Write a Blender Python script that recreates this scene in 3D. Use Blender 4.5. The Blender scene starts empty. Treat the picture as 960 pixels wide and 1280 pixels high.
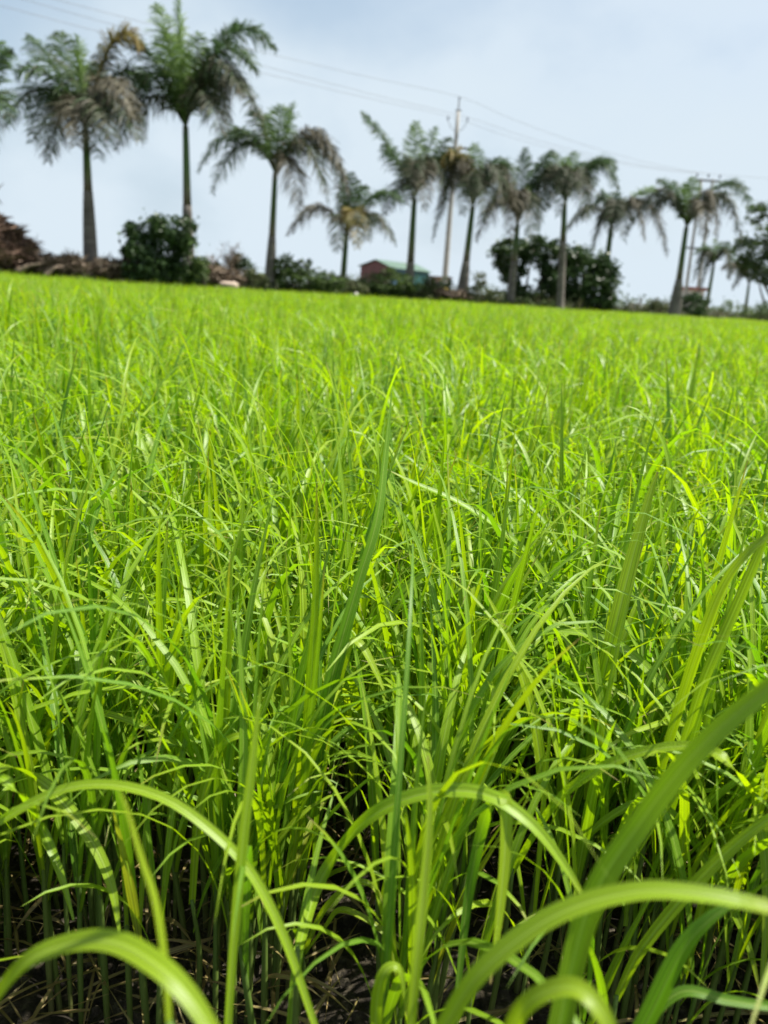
import bpy, math, random
import numpy as np
from mathutils import Vector, Matrix

rng = np.random.default_rng(11)
random.seed(11)
scene = bpy.context.scene
C = scene.collection
R = math.radians

# ------------------------------------------------------------------ camera
CAM_H = 0.62
PITCH, ROLL, F = R(15.97), R(3.87), 960.0
_f = np.array([0, math.cos(PITCH), -math.sin(PITCH)])
_r0 = np.array([1.0, 0, 0]); _u0 = np.array([0, math.sin(PITCH), math.cos(PITCH)])
_R = math.cos(ROLL) * _r0 + math.sin(ROLL) * _u0
_U = -math.sin(ROLL) * _r0 + math.cos(ROLL) * _u0
CAM = np.array([0, 0, CAM_H])

def ray(px, py):
    return _f + _R * (px - 480) / F - _U * (py - 640) / F
def at(px, py, D):                       # point on the ray at world depth Y = D
    d = ray(px, py); return CAM + d * (D / d[1])
def near(px, py, z):                     # point at lens depth z
    return CAM + ray(px, py) * z

cam_d = bpy.data.cameras.new('camera'); cam = bpy.data.objects.new('camera', cam_d); C.objects.link(cam)
cam.matrix_world = Matrix(((_R[0], _U[0], -_f[0], CAM[0]), (_R[1], _U[1], -_f[1], CAM[1]),
                           (_R[2], _U[2], -_f[2], CAM[2]), (0, 0, 0, 1)))
cam_d.sensor_fit = 'VERTICAL'; cam_d.sensor_height = 36.0; cam_d.sensor_width = 27.0
cam_d.lens = 36.0 * F / 1280
cam_d.clip_start = 0.02; cam_d.clip_end = 5000
cam_d.dof.use_dof = True; cam_d.dof.focus_distance = 0.78; cam_d.dof.aperture_fstop = cam_d.lens / 4.6
scene.camera = cam

# ------------------------------------------------------------------ light
SUN_EL, SUN_AZ = R(62), R(80)            # azimuth clockwise from the view direction (+Y)
sun_d = bpy.data.lights.new('sun', 'SUN'); sun = bpy.data.objects.new('sun', sun_d); C.objects.link(sun)
sun_d.energy = 5.0; sun_d.angle = R(0.6); sun_d.color = (1.0, 0.955, 0.88)
sv = Vector((math.sin(SUN_AZ) * math.cos(SUN_EL), math.cos(SUN_AZ) * math.cos(SUN_EL), math.sin(SUN_EL)))
sun.rotation_euler = sv.to_track_quat('Z', 'Y').to_euler(); sun.location = sv * 50

world = bpy.data.worlds.new('World'); scene.world = world; world.use_nodes = True
nt = world.node_tree; nt.nodes.clear()
wo = nt.nodes.new('ShaderNodeOutputWorld'); bg = nt.nodes.new('ShaderNodeBackground')
sky = nt.nodes.new('ShaderNodeTexSky'); sky.sky_type = 'NISHITA'; sky.sun_disc = False
sky.sun_elevation = SUN_EL; sky.sun_rotation = SUN_AZ
sky.air_density = 1.0; sky.dust_density = 4.0; sky.ozone_density = 1.0
# a thin even veil of high cloud over the clear sky
tc = nt.nodes.new('ShaderNodeTexCoord'); mp = nt.nodes.new('ShaderNodeMapping'); mp.inputs['Scale'].default_value = (1, 1, 1.6)
no = nt.nodes.new('ShaderNodeTexNoise'); no.inputs['Scale'].default_value = 4.0; no.inputs['Detail'].default_value = 5; no.inputs['Roughness'].default_value = 0.5
rp = nt.nodes.new('ShaderNodeMapRange'); rp.inputs['From Min'].default_value = 0.35; rp.inputs['From Max'].default_value = 0.7
rp.inputs['To Min'].default_value = 0.60; rp.inputs['To Max'].default_value = 0.86
mx = nt.nodes.new('ShaderNodeMix'); mx.data_type = 'RGBA'
mx.inputs[7].default_value = (3.2, 3.95, 4.65, 1)
L = nt.links
L.new(tc.outputs['Generated'], mp.inputs['Vector']); L.new(mp.outputs[0], no.inputs['Vector'])
L.new(no.outputs['Fac'], rp.inputs['Value'])
spx = nt.nodes.new('ShaderNodeSeparateXYZ'); L.new(tc.outputs['Generated'], spx.inputs[0])
hz = nt.nodes.new('ShaderNodeMapRange'); hz.inputs['From Min'].default_value = 0.0; hz.inputs['From Max'].default_value = 0.42
hz.inputs['To Min'].default_value = 0.36; hz.inputs['To Max'].default_value = 0.0
L.new(spx.outputs[2], hz.inputs['Value'])
adm = nt.nodes.new('ShaderNodeMath'); adm.operation = 'ADD'; adm.use_clamp = True
L.new(rp.outputs[0], adm.inputs[0]); L.new(hz.outputs[0], adm.inputs[1]); L.new(adm.outputs[0], mx.inputs[0])
vc = nt.nodes.new('ShaderNodeMix'); vc.data_type = 'RGBA'; vc.inputs[6].default_value = (2.55, 3.25, 3.85, 1); vc.inputs[7].default_value = (3.6, 4.15, 4.6, 1)
hx = nt.nodes.new('ShaderNodeMapRange'); hx.inputs['From Min'].default_value = -0.45; hx.inputs['From Max'].default_value = 0.6
L.new(spx.outputs[0], hx.inputs['Value'])
nsum = nt.nodes.new('ShaderNodeMath'); nsum.operation = 'MULTIPLY_ADD'; nsum.inputs[1].default_value = 2.6; nsum.inputs[2].default_value = -1.25
L.new(no.outputs['Fac'], nsum.inputs[0]); ns2 = nt.nodes.new('ShaderNodeMath'); ns2.operation = 'ADD'; L.new(nsum.outputs[0], ns2.inputs[0]); L.new(hx.outputs[0], ns2.inputs[1])
ns3 = nt.nodes.new('ShaderNodeMath'); ns3.operation = 'MULTIPLY_ADD'; ns3.inputs[1].default_value = 2.2; ns3.use_clamp = True; L.new(hz.outputs[0], ns3.inputs[0]); L.new(ns2.outputs[0], ns3.inputs[2])
L.new(ns3.outputs[0], vc.inputs[0]); L.new(vc.outputs[2], mx.inputs[7])
L.new(sky.outputs[0], mx.inputs[6]); L.new(mx.outputs[2], bg.inputs['Color'])
bg.inputs['Strength'].default_value = 0.094
L.new(bg.outputs[0], wo.inputs[0])
scene.view_settings.view_transform = 'Standard'; scene.view_settings.look = 'None'
scene.view_settings.exposure = 1.1; scene.view_settings.gamma = 1
scene.view_settings.use_curve_mapping = False
scene.cycles.max_bounces = 8; scene.cycles.transmission_bounces = 4; scene.cycles.diffuse_bounces = 4
scene.cycles.glossy_bounces = 2; scene.cycles.sample_clamp_indirect = 4.0
scene.cycles.use_denoising = True

# ------------------------------------------------------------------ helpers
def new_mesh(name, V, faces_idx, sizes=None, mats=(), attrs=None, uv=None, smooth=True, mat_index=None):
    """V (n,3), faces_idx flat or (m,k); attrs {name: per-vertex float}; uv per vertex (n,2)"""
    me = bpy.data.meshes.new(name)
    V = np.asarray(V, np.float32)
    fi = np.asarray(faces_idx, np.int32)
    if sizes is None:
        sizes = np.full(len(fi), fi.shape[1], np.int32); fi = fi.ravel()
    sizes = np.asarray(sizes, np.int32)
    me.vertices.add(len(V)); me.vertices.foreach_set('co', V.ravel())
    me.loops.add(len(fi)); me.loops.foreach_set('vertex_index', fi)
    me.polygons.add(len(sizes))
    st = np.zeros(len(sizes), np.int32); st[1:] = np.cumsum(sizes)[:-1]
    me.polygons.foreach_set('loop_start', st)
    try: me.polygons.foreach_set('loop_total', sizes)
    except Exception: pass
    if mat_index is not None: me.polygons.foreach_set('material_index', np.asarray(mat_index, np.int32))
    me.update(calc_edges=True)
    me.polygons.foreach_set('use_smooth', np.full(len(sizes), smooth, bool))
    if uv is not None:
        lay = me.uv_layers.new(name='UVMap')
        lay.data.foreach_set('uv', np.asarray(uv, np.float32)[fi].ravel())
    for k, a in (attrs or {}).items():
        at_ = me.attributes.new(k, 'FLOAT', 'POINT'); at_.data.foreach_set('value', np.asarray(a, np.float32))
    for m in mats: me.materials.append(m)
    me.validate()
    return me

def link(name, me, parent=None):
    o = bpy.data.objects.new(name, me); C.objects.link(o)
    if parent is not None: o.parent = parent
    return o
def tag(o, label=None, cat=None, group=None, kind=None):
    if label: o['label'] = label
    if cat: o['category'] = cat
    if group: o['group'] = group
    if kind: o['kind'] = kind
    return o
def empty(name, loc, label, cat, group=None):
    o = bpy.data.objects.new(name, None); C.objects.link(o); o.location = loc; o.empty_display_size = 0.2
    return tag(o, label, cat, group)
def part(name, me, parent, label=None):
    """child whose mesh was made in world space: shift it into the thing's frame"""
    off = np.array(parent.location) if parent.parent is None else np.array(parent.location) * 0 + np.array(parent['_o'])
    me.transform(Matrix.Translation(Vector(-off)))
    o = link(name, me, parent)
    if label: o['label'] = label
    return o
def sub(name, me, part_obj, root, label=None):
    me.transform(Matrix.Translation(-root.location)); o = link(name, me, part_obj)
    if label: o['label'] = label
    return o

class MB:
    """collects shapes into one mesh"""
    def __init__(s): s.V = []; s.F = []; s.S = []; s.A = []; s.n = 0
    def add(s, V, F, a=0.5):
        V = np.asarray(V, float); s.V.append(V)
        for f in F: s.F.extend([i + s.n for i in f]); s.S.append(len(f))
        s.A.append(np.full(len(V), a) if np.isscalar(a) else np.asarray(a, float)); s.n += len(V)
        return s
    def addq(s, V, Q, a=0.5):
        V = np.asarray(V, float); s.V.append(V); Q = np.asarray(Q)
        s.F.extend((Q + s.n).ravel().tolist()); s.S.extend([Q.shape[1]] * len(Q))
        s.A.append(np.full(len(V), a) if np.isscalar(a) else np.asarray(a, float)); s.n += len(V)
        return s
    def tube(s, P, rad, k=8, a=0.5, cap=True):
        P = np.asarray(P, float); n = len(P); rad = np.broadcast_to(np.asarray(rad, float), (n,))
        T = np.gradient(P, axis=0); T /= np.linalg.norm(T, axis=1, keepdims=True) + 1e-9
        ref = np.array([0, 1.0, 0]) if abs(T[0][1]) < 0.9 else np.array([1.0, 0, 0])
        X = np.cross(T, ref); X /= np.linalg.norm(X, axis=1, keepdims=True); Y = np.cross(T, X)
        th = np.linspace(0, 2 * np.pi, k, endpoint=False)
        V = (P[:, None] + rad[:, None, None] * (np.cos(th)[None, :, None] * X[:, None] + np.sin(th)[None, :, None] * Y[:, None])).reshape(-1, 3)
        F = [(i * k + j, i * k + (j + 1) % k, (i + 1) * k + (j + 1) % k, (i + 1) * k + j) for i in range(n - 1) for j in range(k)]
        if cap: F += [tuple(range(k))[::-1], tuple((n - 1) * k + j for j in range(k))]
        return s.add(V, F, a)
    def box(s, c, h, rot=0.0, a=0.5, M=None):
        c = np.asarray(c, float); h = np.asarray(h, float)
        v = np.array([(x, y, z) for x in (-1, 1) for y in (-1, 1) for z in (-1, 1)], float) * h
        if M is None:
            cr, sr = math.cos(rot), math.sin(rot); M = np.array([[cr, -sr, 0], [sr, cr, 0], [0, 0, 1]])
        v = v @ np.asarray(M).T + c
        return s.add(v, [(0, 1, 3, 2), (4, 6, 7, 5), (0, 4, 5, 1), (2, 3, 7, 6), (0, 2, 6, 4), (1, 5, 7, 3)], a)
    def mesh(s, name, mat, smooth=True):
        return new_mesh(name, np.concatenate(s.V), s.F, s.S, [mat], {'rnd': np.concatenate(s.A)}, smooth=smooth)

def spline(P, n):
    """Catmull-Rom through P resampled to n points"""
    P = np.asarray(P, float)
    if len(P) == 2: return P[0] + (P[1] - P[0]) * np.linspace(0, 1, n)[:, None]
    Q = np.vstack([2 * P[0] - P[1], P, 2 * P[-1] - P[-2]])
    t = np.linspace(0, len(P) - 1 - 1e-6, n); i = t.astype(int); u = (t - i)[:, None]
    a, b, c, d = Q[i], Q[i + 1], Q[i + 2], Q[i + 3]
    return 0.5 * (2 * b + (c - a) * u + (2 * a - 5 * b + 4 * c - d) * u ** 2 + (3 * b - a - 3 * c + d) * u ** 3)

# ------------------------------------------------------------------ materials
def base_mat(name):
    m = bpy.data.materials.new(name); m.use_nodes = True
    return m, m.node_tree, m.node_tree.nodes['Principled BSDF'], m.node_tree.nodes['Material Output']
def ramp(nt, stops, interp='LINEAR'):
    r = nt.nodes.new('ShaderNodeValToRGB'); cr = r.color_ramp; cr.interpolation = interp
    while len(cr.elements) > 1: cr.elements.remove(cr.elements[-1])
    cr.elements[0].position = stops[0][0]; cr.elements[0].color = (*stops[0][1], 1)
    for p, c in stops[1:]:
        e = cr.elements.new(p); e.color = (*c, 1)
    return r
def noise_mat(name, stops, scale=5.0, detail=6, rough=0.85, bump=0.0, stretch=None, dist=0.02):
    m, t, p, o = base_mat(name)
    c = t.nodes.new('ShaderNodeTexCoord'); n = t.nodes.new('ShaderNodeTexNoise')
    n.inputs['Scale'].default_value = scale; n.inputs['Detail'].default_value = detail; n.inputs['Roughness'].default_value = 0.65
    if stretch:
        mp = t.nodes.new('ShaderNodeMapping'); mp.inputs['Scale'].default_value = stretch
        t.links.new(c.outputs['Object'], mp.inputs[0]); t.links.new(mp.outputs[0], n.inputs['Vector'])
    else: t.links.new(c.outputs['Object'], n.inputs['Vector'])
    r = ramp(t, stops); t.links.new(n.outputs['Fac'], r.inputs[0]); t.links.new(r.outputs[0], p.inputs['Base Color'])
    p.inputs['Roughness'].default_value = rough
    if bump:
        b = t.nodes.new('ShaderNodeBump'); b.inputs['Strength'].default_value = bump; b.inputs['Distance'].default_value = dist
        t.links.new(n.outputs['Fac'], b.inputs['Height']); t.links.new(b.outputs[0], p.inputs['Normal'])
    return m
def leaf_mat(name, stops, trans=None, tfac=0.35, rough=0.55, spec=0.25):
    """leaf colour from the per-leaf random value, part of the light passing through"""
    m, t, p, o = base_mat(name)
    a = t.nodes.new('ShaderNodeAttribute'); a.attribute_name = 'rnd'
    r = ramp(t, stops); t.links.new(a.outputs['Fac'], r.inputs[0]); t.links.new(r.outputs[0], p.inputs['Base Color'])
    p.inputs['Roughness'].default_value = rough; p.inputs['Specular IOR Level'].default_value = spec
    tr = t.nodes.new('ShaderNodeBsdfTranslucent')
    if trans: tr.inputs['Color'].default_value = (*trans, 1)
    else: t.links.new(r.outputs[0], tr.inputs['Color'])
    mix = t.nodes.new('ShaderNodeMixShader'); mix.inputs[0].default_value = tfac
    t.links.new(p.outputs[0], mix.inputs[1]); t.links.new(tr.outputs[0], mix.inputs[2]); t.links.new(mix.outputs[0], o.inputs[0])
    return m

def rice_mat():
    m, t, p, o = base_mat('rice_leaf')
    a = t.nodes.new('ShaderNodeAttribute'); a.attribute_name = 'rnd'
    uv = t.nodes.new('ShaderNodeUVMap'); sx = t.nodes.new('ShaderNodeSeparateXYZ'); t.links.new(uv.outputs[0], sx.inputs[0])
    #   0..0.06 dead straw, 0.1 yellowing, then greens
    refl = ramp(t, [(0.0, (0.30, 0.22, 0.09)), (0.05, (0.26, 0.20, 0.08)), (0.07, (0.22, 0.25, 0.03)), (0.12, (0.24, 0.345, 0.013)),
                    (0.5, (0.20, 0.33, 0.016)), (1.0, (0.105, 0.225, 0.020))])
    trans = ramp(t, [(0.0, (0.24, 0.17, 0.06)), (0.05, (0.24, 0.18, 0.05)), (0.07, (0.42, 0.44, 0.02)), (0.12, (0.40, 0.57, 0.002)),
                     (0.5, (0.305, 0.51, 0.002)), (1.0, (0.145, 0.34, 0.004))])
    t.links.new(a.outputs['Fac'], refl.inputs[0]); t.links.new(a.outputs['Fac'], trans.inputs[0])
    # parallel veins across the blade
    w = t.nodes.new('ShaderNodeTexNoise'); w.noise_dimensions = '2D'; w.inputs['Scale'].default_value = 1.0; w.inputs['Detail'].default_value = 3
    mp = t.nodes.new('ShaderNodeMapping'); mp.inputs['Scale'].default_value = (13, 0.9, 1)
    ad = t.nodes.new('ShaderNodeVectorMath'); ad.operation = 'ADD'
    cb = t.nodes.new('ShaderNodeCombineXYZ'); ml = t.nodes.new('ShaderNodeMath'); ml.operation = 'MULTIPLY'; ml.inputs[1].default_value = 517.0
    t.links.new(a.outputs['Fac'], ml.inputs[0]); t.links.new(ml.outputs[0], cb.inputs[1])
    t.links.new(uv.outputs[0], mp.inputs[0]); t.links.new(mp.outputs[0], ad.inputs[0]); t.links.new(cb.outputs[0], ad.inputs[1])
    t.links.new(ad.outputs[0], w.inputs['Vector'])
    vr = t.nodes.new('ShaderNodeMapRange'); vr.inputs['From Min'].default_value = 0.36; vr.inputs['From Max'].default_value = 0.64
    vr.inputs['To Min'].default_value = 0.68; vr.inputs['To Max'].default_value = 1.27
    t.links.new(w.outputs['Fac'], vr.inputs['Value'])
    def mulc(col):
        mm = t.nodes.new('ShaderNodeMix'); mm.data_type = 'RGBA'; mm.blend_type = 'MULTIPLY'; mm.inputs[0].default_value = 1
        t.links.new(col, mm.inputs[6]); t.links.new(vr.outputs[0], mm.inputs[7]); return mm.outputs[2]
    # pale midrib
    d = t.nodes.new('ShaderNodeMath'); d.operation = 'SUBTRACT'; d.inputs[1].default_value = 0.5; t.links.new(sx.outputs[0], d.inputs[0])
    ab = t.nodes.new('ShaderNodeMath'); ab.operation = 'ABSOLUTE'; t.links.new(d.outputs[0], ab.inputs[0])
    mr = t.nodes.new('ShaderNodeMapRange'); mr.inputs['From Min'].default_value = 0.02; mr.inputs['From Max'].default_value = 0.07
    mr.inputs['To Min'].default_value = 0.6; mr.inputs['To Max'].default_value = 0.0
    t.links.new(ab.outputs[0], mr.inputs['Value'])
    rib = t.nodes.new('ShaderNodeMix'); rib.data_type = 'RGBA'; rib.inputs[7].default_value = (0.36, 0.48, 0.10, 1)
    t.links.new(mr.outputs[0], rib.inputs[0]); t.links.new(mulc(refl.outputs[0]), rib.inputs[6])
    t.links.new(rib.outputs[2], p.inputs['Base Color'])
    p.inputs['Roughness'].default_value = 0.40; p.inputs['Specular IOR Level'].default_value = 0.34
    bp = t.nodes.new('ShaderNodeBump'); bp.inputs['Strength'].default_value = 0.25; bp.inputs['Distance'].default_value = 0.0006
    t.links.new(w.outputs['Fac'], bp.inputs['Height']); t.links.new(bp.outputs[0], p.inputs['Normal'])
    tr = t.nodes.new('ShaderNodeBsdfTranslucent'); t.links.new(mulc(trans.outputs[0]), tr.inputs['Color'])
    mix = t.nodes.new('ShaderNodeMixShader'); mix.inputs[0].default_value = 0.48
    t.links.new(p.outputs[0], mix.inputs[1]); t.links.new(tr.outputs[0], mix.inputs[2]); t.links.new(mix.outputs[0], o.inputs[0])
    return m
RICE = rice_mat()
STEM = leaf_mat('rice_stem', [(0, (0.16, 0.14, 0.06)), (0.3, (0.11, 0.15, 0.03)), (1, (0.08, 0.15, 0.025))], tfac=0.15, rough=0.5)

def ground_mat():
    m, t, p, o = base_mat('wet_mud')
    c = t.nodes.new('ShaderNodeTexCoord')
    n = t.nodes.new('ShaderNodeTexNoise'); n.inputs['Scale'].default_value = 48; n.inputs['Detail'].default_value = 9; n.inputs['Roughness'].default_value = 0.7
    t.links.new(c.outputs['Object'], n.inputs['Vector'])
    r = ramp(t, [(0.32, (0.018, 0.015, 0.010)), (0.47, (0.050, 0.041, 0.027)), (0.56, (0.10, 0.085, 0.054)), (0.66, (0.22, 0.19, 0.13))])
    t.links.new(n.outputs['Fac'], r.inputs[0]); t.links.new(r.outputs[0], p.inputs['Base Color'])
    n2 = t.nodes.new('ShaderNodeTexNoise'); n2.inputs['Scale'].default_value = 7; t.links.new(c.outputs['Object'], n2.inputs['Vector'])
    rr = t.nodes.new('ShaderNodeMapRange'); rr.inputs['From Min'].default_value = .4; rr.inputs['From Max'].default_value = .6
    rr.inputs['To Min'].default_value = .5; rr.inputs['To Max'].default_value = .95
    t.links.new(n2.outputs['Fac'], rr.inputs['Value']); t.links.new(rr.outputs[0], p.inputs['Roughness'])
    b = t.nodes.new('ShaderNodeBump'); b.inputs['Strength'].default_value = 1.0; b.inputs['Distance'].default_value = 0.04
    t.links.new(n.outputs['Fac'], b.inputs['Height']); t.links.new(b.outputs[0], p.inputs['Normal']); p.inputs['Specular IOR Level'].default_value = .25
    return m
MUD = ground_mat()
EARTH = noise_mat('dry_earth', [(0.3, (0.10, 0.075, 0.05)), (0.5, (0.19, 0.15, 0.10)), (0.62, (0.13, 0.14, 0.06)), (0.75, (0.24, 0.19, 0.13))], 1.2, 8, .95, .5)

# ------------------------------------------------------------------ the ground
def hnoise(x, y, s=1.0, seed=0.0):
    return (np.sin(x * 3.1 * s + seed) * np.cos(y * 2.7 * s + 1.3 * seed) + 0.6 * np.sin(x * 7.3 * s + y * 5.1 * s + seed)
            + 0.35 * np.sin(x * 15.7 * s - y * 13.1 * s + 2 * seed) + 0.25 * np.cos(x * 31.0 * s + y * 27.0 * s))
def grid_mesh(name, xs, ys, zf, mat, xyf=None):
    X, Y = np.meshgrid(xs, ys); Z = zf(X, Y)
    V = np.stack([X, Y, Z], -1).reshape(-1, 3)
    if xyf: V[:, :2] = xyf(V[:, 0], V[:, 1])
    nx, ny = len(xs), len(ys)
    i = (np.arange(ny - 1)[:, None] * nx + np.arange(nx - 1)[None]).ravel()
    return new_mesh(name, V, np.stack([i, i + 1, i + nx + 1, i + nx], 1), mats=[mat])
xs = np.concatenate([-np.geomspace(2500, 1.6, 22), np.linspace(-1.5, 1.5, 190), np.geomspace(1.6, 2500, 22)])
ys = np.concatenate([-np.geomspace(2500, 0.6, 18), np.linspace(-0.5, 2.2, 170), np.geomspace(2.4, 3000, 26)])
def gz(X, Y):
    w = np.clip(1.6 - np.abs(X), 0, 1) * np.clip((2.3 - np.abs(Y)), 0, 1)
    w = np.minimum(w * 3, 1)
    return w * (0.008 * hnoise(X, Y, 4.0) + 0.006 * hnoise(Y, X, 13.0, 2.0)) - 0.004
ground = link('ground', grid_mesh('ground', xs, ys, gz, MUD)); tag(ground, kind='structure')

# the far edge of the paddy: a straight line running away to the right
E0 = np.array([-10.5, 21.0]); ED = np.array([30.5, 19.0]); ED /= np.linalg.norm(ED); EN = np.array([-ED[1], ED[0]])
def edge_y(x): return E0[1] + (x - E0[0]) * ED[1] / ED[0]
bs = np.concatenate([-np.geomspace(2500, 41, 10), np.linspace(-40, 70, 240), np.geomspace(71, 2500, 10)])
bt = np.concatenate([np.array([0, .15, .35, .6, .9, 1.3, 1.8, 2.5, 3.5, 5, 7, 10, 15, 25]), np.geomspace(40, 3000, 12)])
def bz(S, T):
    z = 0.33 * np.clip(T / 0.9, 0, 1) ** 0.7 + 0.05 * hnoise(S, T, 0.5) * np.clip(T, 0, 1) * np.clip(2 - T / 20, 0, 1) - 0.01
    return z - 0.12 * np.clip((T - 6) / 20, 0, 1)
bank = link('terrain', grid_mesh('terrain', bs, bt, bz, EARTH,
            lambda s, t: np.stack([E0[0] + ED[0] * s + EN[0] * t, E0[1] + ED[1] * s + EN[1] * t], 1)))
tag(bank, kind='structure')
def bank_pt(s, t, z=None):
    p = E0 + ED * s + EN * t
    return np.array([p[0], p[1], 0.33 if z is None else z])

# ------------------------------------------------------------------ rice
def leaf_ribbons(base, az, th0, bend, pw, Ln, w, twist, rnd, S, across=3, fold=0.22):
    """vectorised grass blades; returns V, Q, uv, rnd"""
    n = len(az); t = np.linspace(0, 1, S + 1)
    th = th0[:, None] + bend[:, None] * t[None] ** pw[:, None]
    dh, dz = np.sin(th), np.cos(th)
    seg = Ln[:, None] / S
    mid = lambda a: np.concatenate([np.zeros((n, 1)), np.cumsum(0.5 * (a[:, 1:] + a[:, :-1]) * seg, 1)], 1)
    h, z = mid(dh), mid(dz)
    ca, sa = np.cos(az)[:, None], np.sin(az)[:, None]
    wob = 0.018 * Ln[:, None] * np.sin(t[None] * 3.0 + rnd[:, None] * 40) * t[None]
    P = np.stack([base[:, :1] + h * ca - wob * sa, base[:, 1:2] + h * sa + wob * ca, base[:, 2:3] + z], -1)
    side = np.stack([-sa, ca, np.zeros_like(sa)], -1)
    nor = np.stack([-dz * ca, -dz * sa, dh], -1)
    tw = (twist[:, None] * t[None])[..., None]
    lat = np.cos(tw) * side + np.sin(tw) * nor
    nn = -np.sin(tw) * side + np.cos(tw) * nor
    prof = np.clip(0.55 + 1.3 * t, 0, 1) * np.clip((1 - t) * 1.75, 0, 1) ** 0.75
    hw = 0.5 * w[:, None] * prof[None]
    if across == 3:
        V = np.stack([P - lat * hw[..., None], P - nn * (fold * hw)[..., None], P + lat * hw[..., None]], 2)
        us = np.array([0, .5, 1.0])
    else:
        V = np.stack([P - lat * hw[..., None], P + lat * hw[..., None]], 2); us = np.array([0, 1.0])
    k = across
    uv = np.stack(np.broadcast_arrays(us[None, None, :], t[None, :, None]), -1)
    uv = np.broadcast_to(uv, (n, S + 1, k, 2)).reshape(-1, 2)
    i0 = (np.arange(n) * (S + 1) * k)[:, None, None] + (np.arange(S) * k)[None, :, None] + np.arange(k - 1)[None, None, :]
    i0 = i0.ravel()
    Q = np.stack([i0, i0 + 1, i0 + k + 1, i0 + k], 1)
    rr = np.repeat(rnd[:, None], S + 1, 1)
    if S >= 6:                            # some blades are withered at the tip
        wt = (rng.random(n) < .3) & (rnd > .12)
        rr[wt, -1] = .03; rr[wt, -2] = np.minimum(rr[wt, -2], .10)
    return V.reshape(-1, 3), Q, uv, np.repeat(rr.ravel(), k)

def plants(xy, S=10, across=3, nl=4, hscale=1.0, wscale=1.0, stems=True, g=None, dead=0.75):
    """rice plants at xy -> arrays for one mesh"""
    g = g or rng; n = len(xy); Vs, Qs, UVs, Rs, MI = [], [], [], [], []; off = 0
    hs = hscale * g.uniform(0.82, 1.18, n); tone = g.beta(2.2, 2.2, n)
    wy = wscale * (np.interp(xy[:, 1], [.5, .8, 1.1, 3.0], [.9, 1.12, 1.4, 1.5]) if stems else 1.0)
    lean = g.uniform(0, 0.14, n); laz = g.uniform(0, 2 * np.pi, n); paz = g.uniform(0, 2 * np.pi, n)
    sh = 0.14 * hs
    def stem_at(f):
        return np.stack([xy[:, 0] + np.cos(laz) * lean * sh * f, xy[:, 1] + np.sin(laz) * lean * sh * f, sh * f], 1)
    def put(a, mi):
        nonlocal off
        V, Q, uv, r = a; Vs.append(V); Qs.append(Q + off); UVs.append(uv); Rs.append(r); MI.append(np.full(len(Q), mi)); off += len(V)
    for j in range(nl):
        f = 0.55 + 0.45 * (j + 1) / nl
        az = paz + np.pi * j + g.normal(0, 0.7, n)
        arch = g.random(n) < (0.62 if j < nl - 1 else 0.32)
        th0 = g.uniform(0.02, 0.20, n) + 0.05 * (nl - 1 - j)
        bend = np.where(arch, g.uniform(1.3, 2.5, n), g.uniform(0.03, 0.6, n))
        pw = np.where(arch, g.uniform(1.5, 3.2, n), g.uniform(1.2, 2.5, n))
        Ln = hs * g.uniform(0.19, 0.33, n) * (1.0 if j else 0.8)
        w = wy * g.uniform(0.0042, 0.0102, n)
        r = np.clip(0.14 + 0.84 * np.clip(tone + g.normal(0, 0.22, n), 0, 1), 0.13, 1)
        if j == 1:                       # long slim leaves that bow right over
            k_ = g.random(n) < .72
            Ln = np.where(k_, hs * g.uniform(.28, .44, n), Ln); w = np.where(k_, wy * g.uniform(.0045, .0088, n), w)
            th0 = np.where(k_, g.uniform(.02, .22, n), th0); bend = np.where(k_, g.uniform(1.4, 2.2, n), bend); pw = np.where(k_, g.uniform(1.3, 2.6, n), pw)
        if j == 0: r = np.where(g.random(n) < 0.10, g.uniform(0.06, 0.11, n), r)
        put(leaf_ribbons(stem_at(f), az, th0, bend, pw, Ln, w, g.normal(0, 0.4, n), r, S, across), 0)
    if stems:
        m = g.random(n) < dead           # dried lower leaves
        k = int(m.sum())
        if k: put(leaf_ribbons(stem_at(0.2)[m], g.uniform(0, 6.3, k), g.uniform(0.4, 1.2, k), g.uniform(0.8, 2.2, k), np.full(k, 1.2),
                         g.uniform(0.05, 0.13, k), g.uniform(0.002, 0.0045, k), g.normal(0, 2.5, k), g.uniform(0, 0.05, k), max(4, S - 3), across), 0)
        # stems: a slim sheath tube made of 4 sides
        for q in range(4):
            pass
        k = 5; th = np.linspace(0, 2 * np.pi, k, endpoint=False); T = np.array([0, 0.35, 0.75, 1.0]); rad = np.array([1.0, 1.15, 0.95, 0.6])
        r0 = wscale * g.uniform(0.0017, 0.003, n)
        Pm = np.stack([stem_at(f) for f in T], 1); Pm[:, 0, 2] -= 0.02
        V = Pm[:, :, None, :] + (r0[:, None] * rad[None])[:, :, None, None] * np.stack([np.cos(th), np.sin(th), 0 * th], -1)[None, None]
        i = (np.arange(n) * 4 * k)[:, None, None] + (np.arange(3) * k)[None, :, None] + np.arange(k)[None, None]
        jn = (np.arange(n) * 4 * k)[:, None, None] + (np.arange(3) * k)[None, :, None] + ((np.arange(k) + 1) % k)[None, None]
        Q = np.stack([i.ravel(), jn.ravel(), jn.ravel() + k, i.ravel() + k], 1)
        rr = np.broadcast_to(np.clip(tone[:, None] * 0.5 + np.array([-.2, .2, .4, .6])[None], 0, 1)[:, :, None], (n, 4, k)).ravel()
        put((V.reshape(-1, 3), Q, np.zeros((n * 4 * k, 2)), rr), 1)
    return np.concatenate(Vs), np.concatenate(Qs), np.concatenate(UVs), np.concatenate(Rs), np.concatenate(MI)

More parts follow.
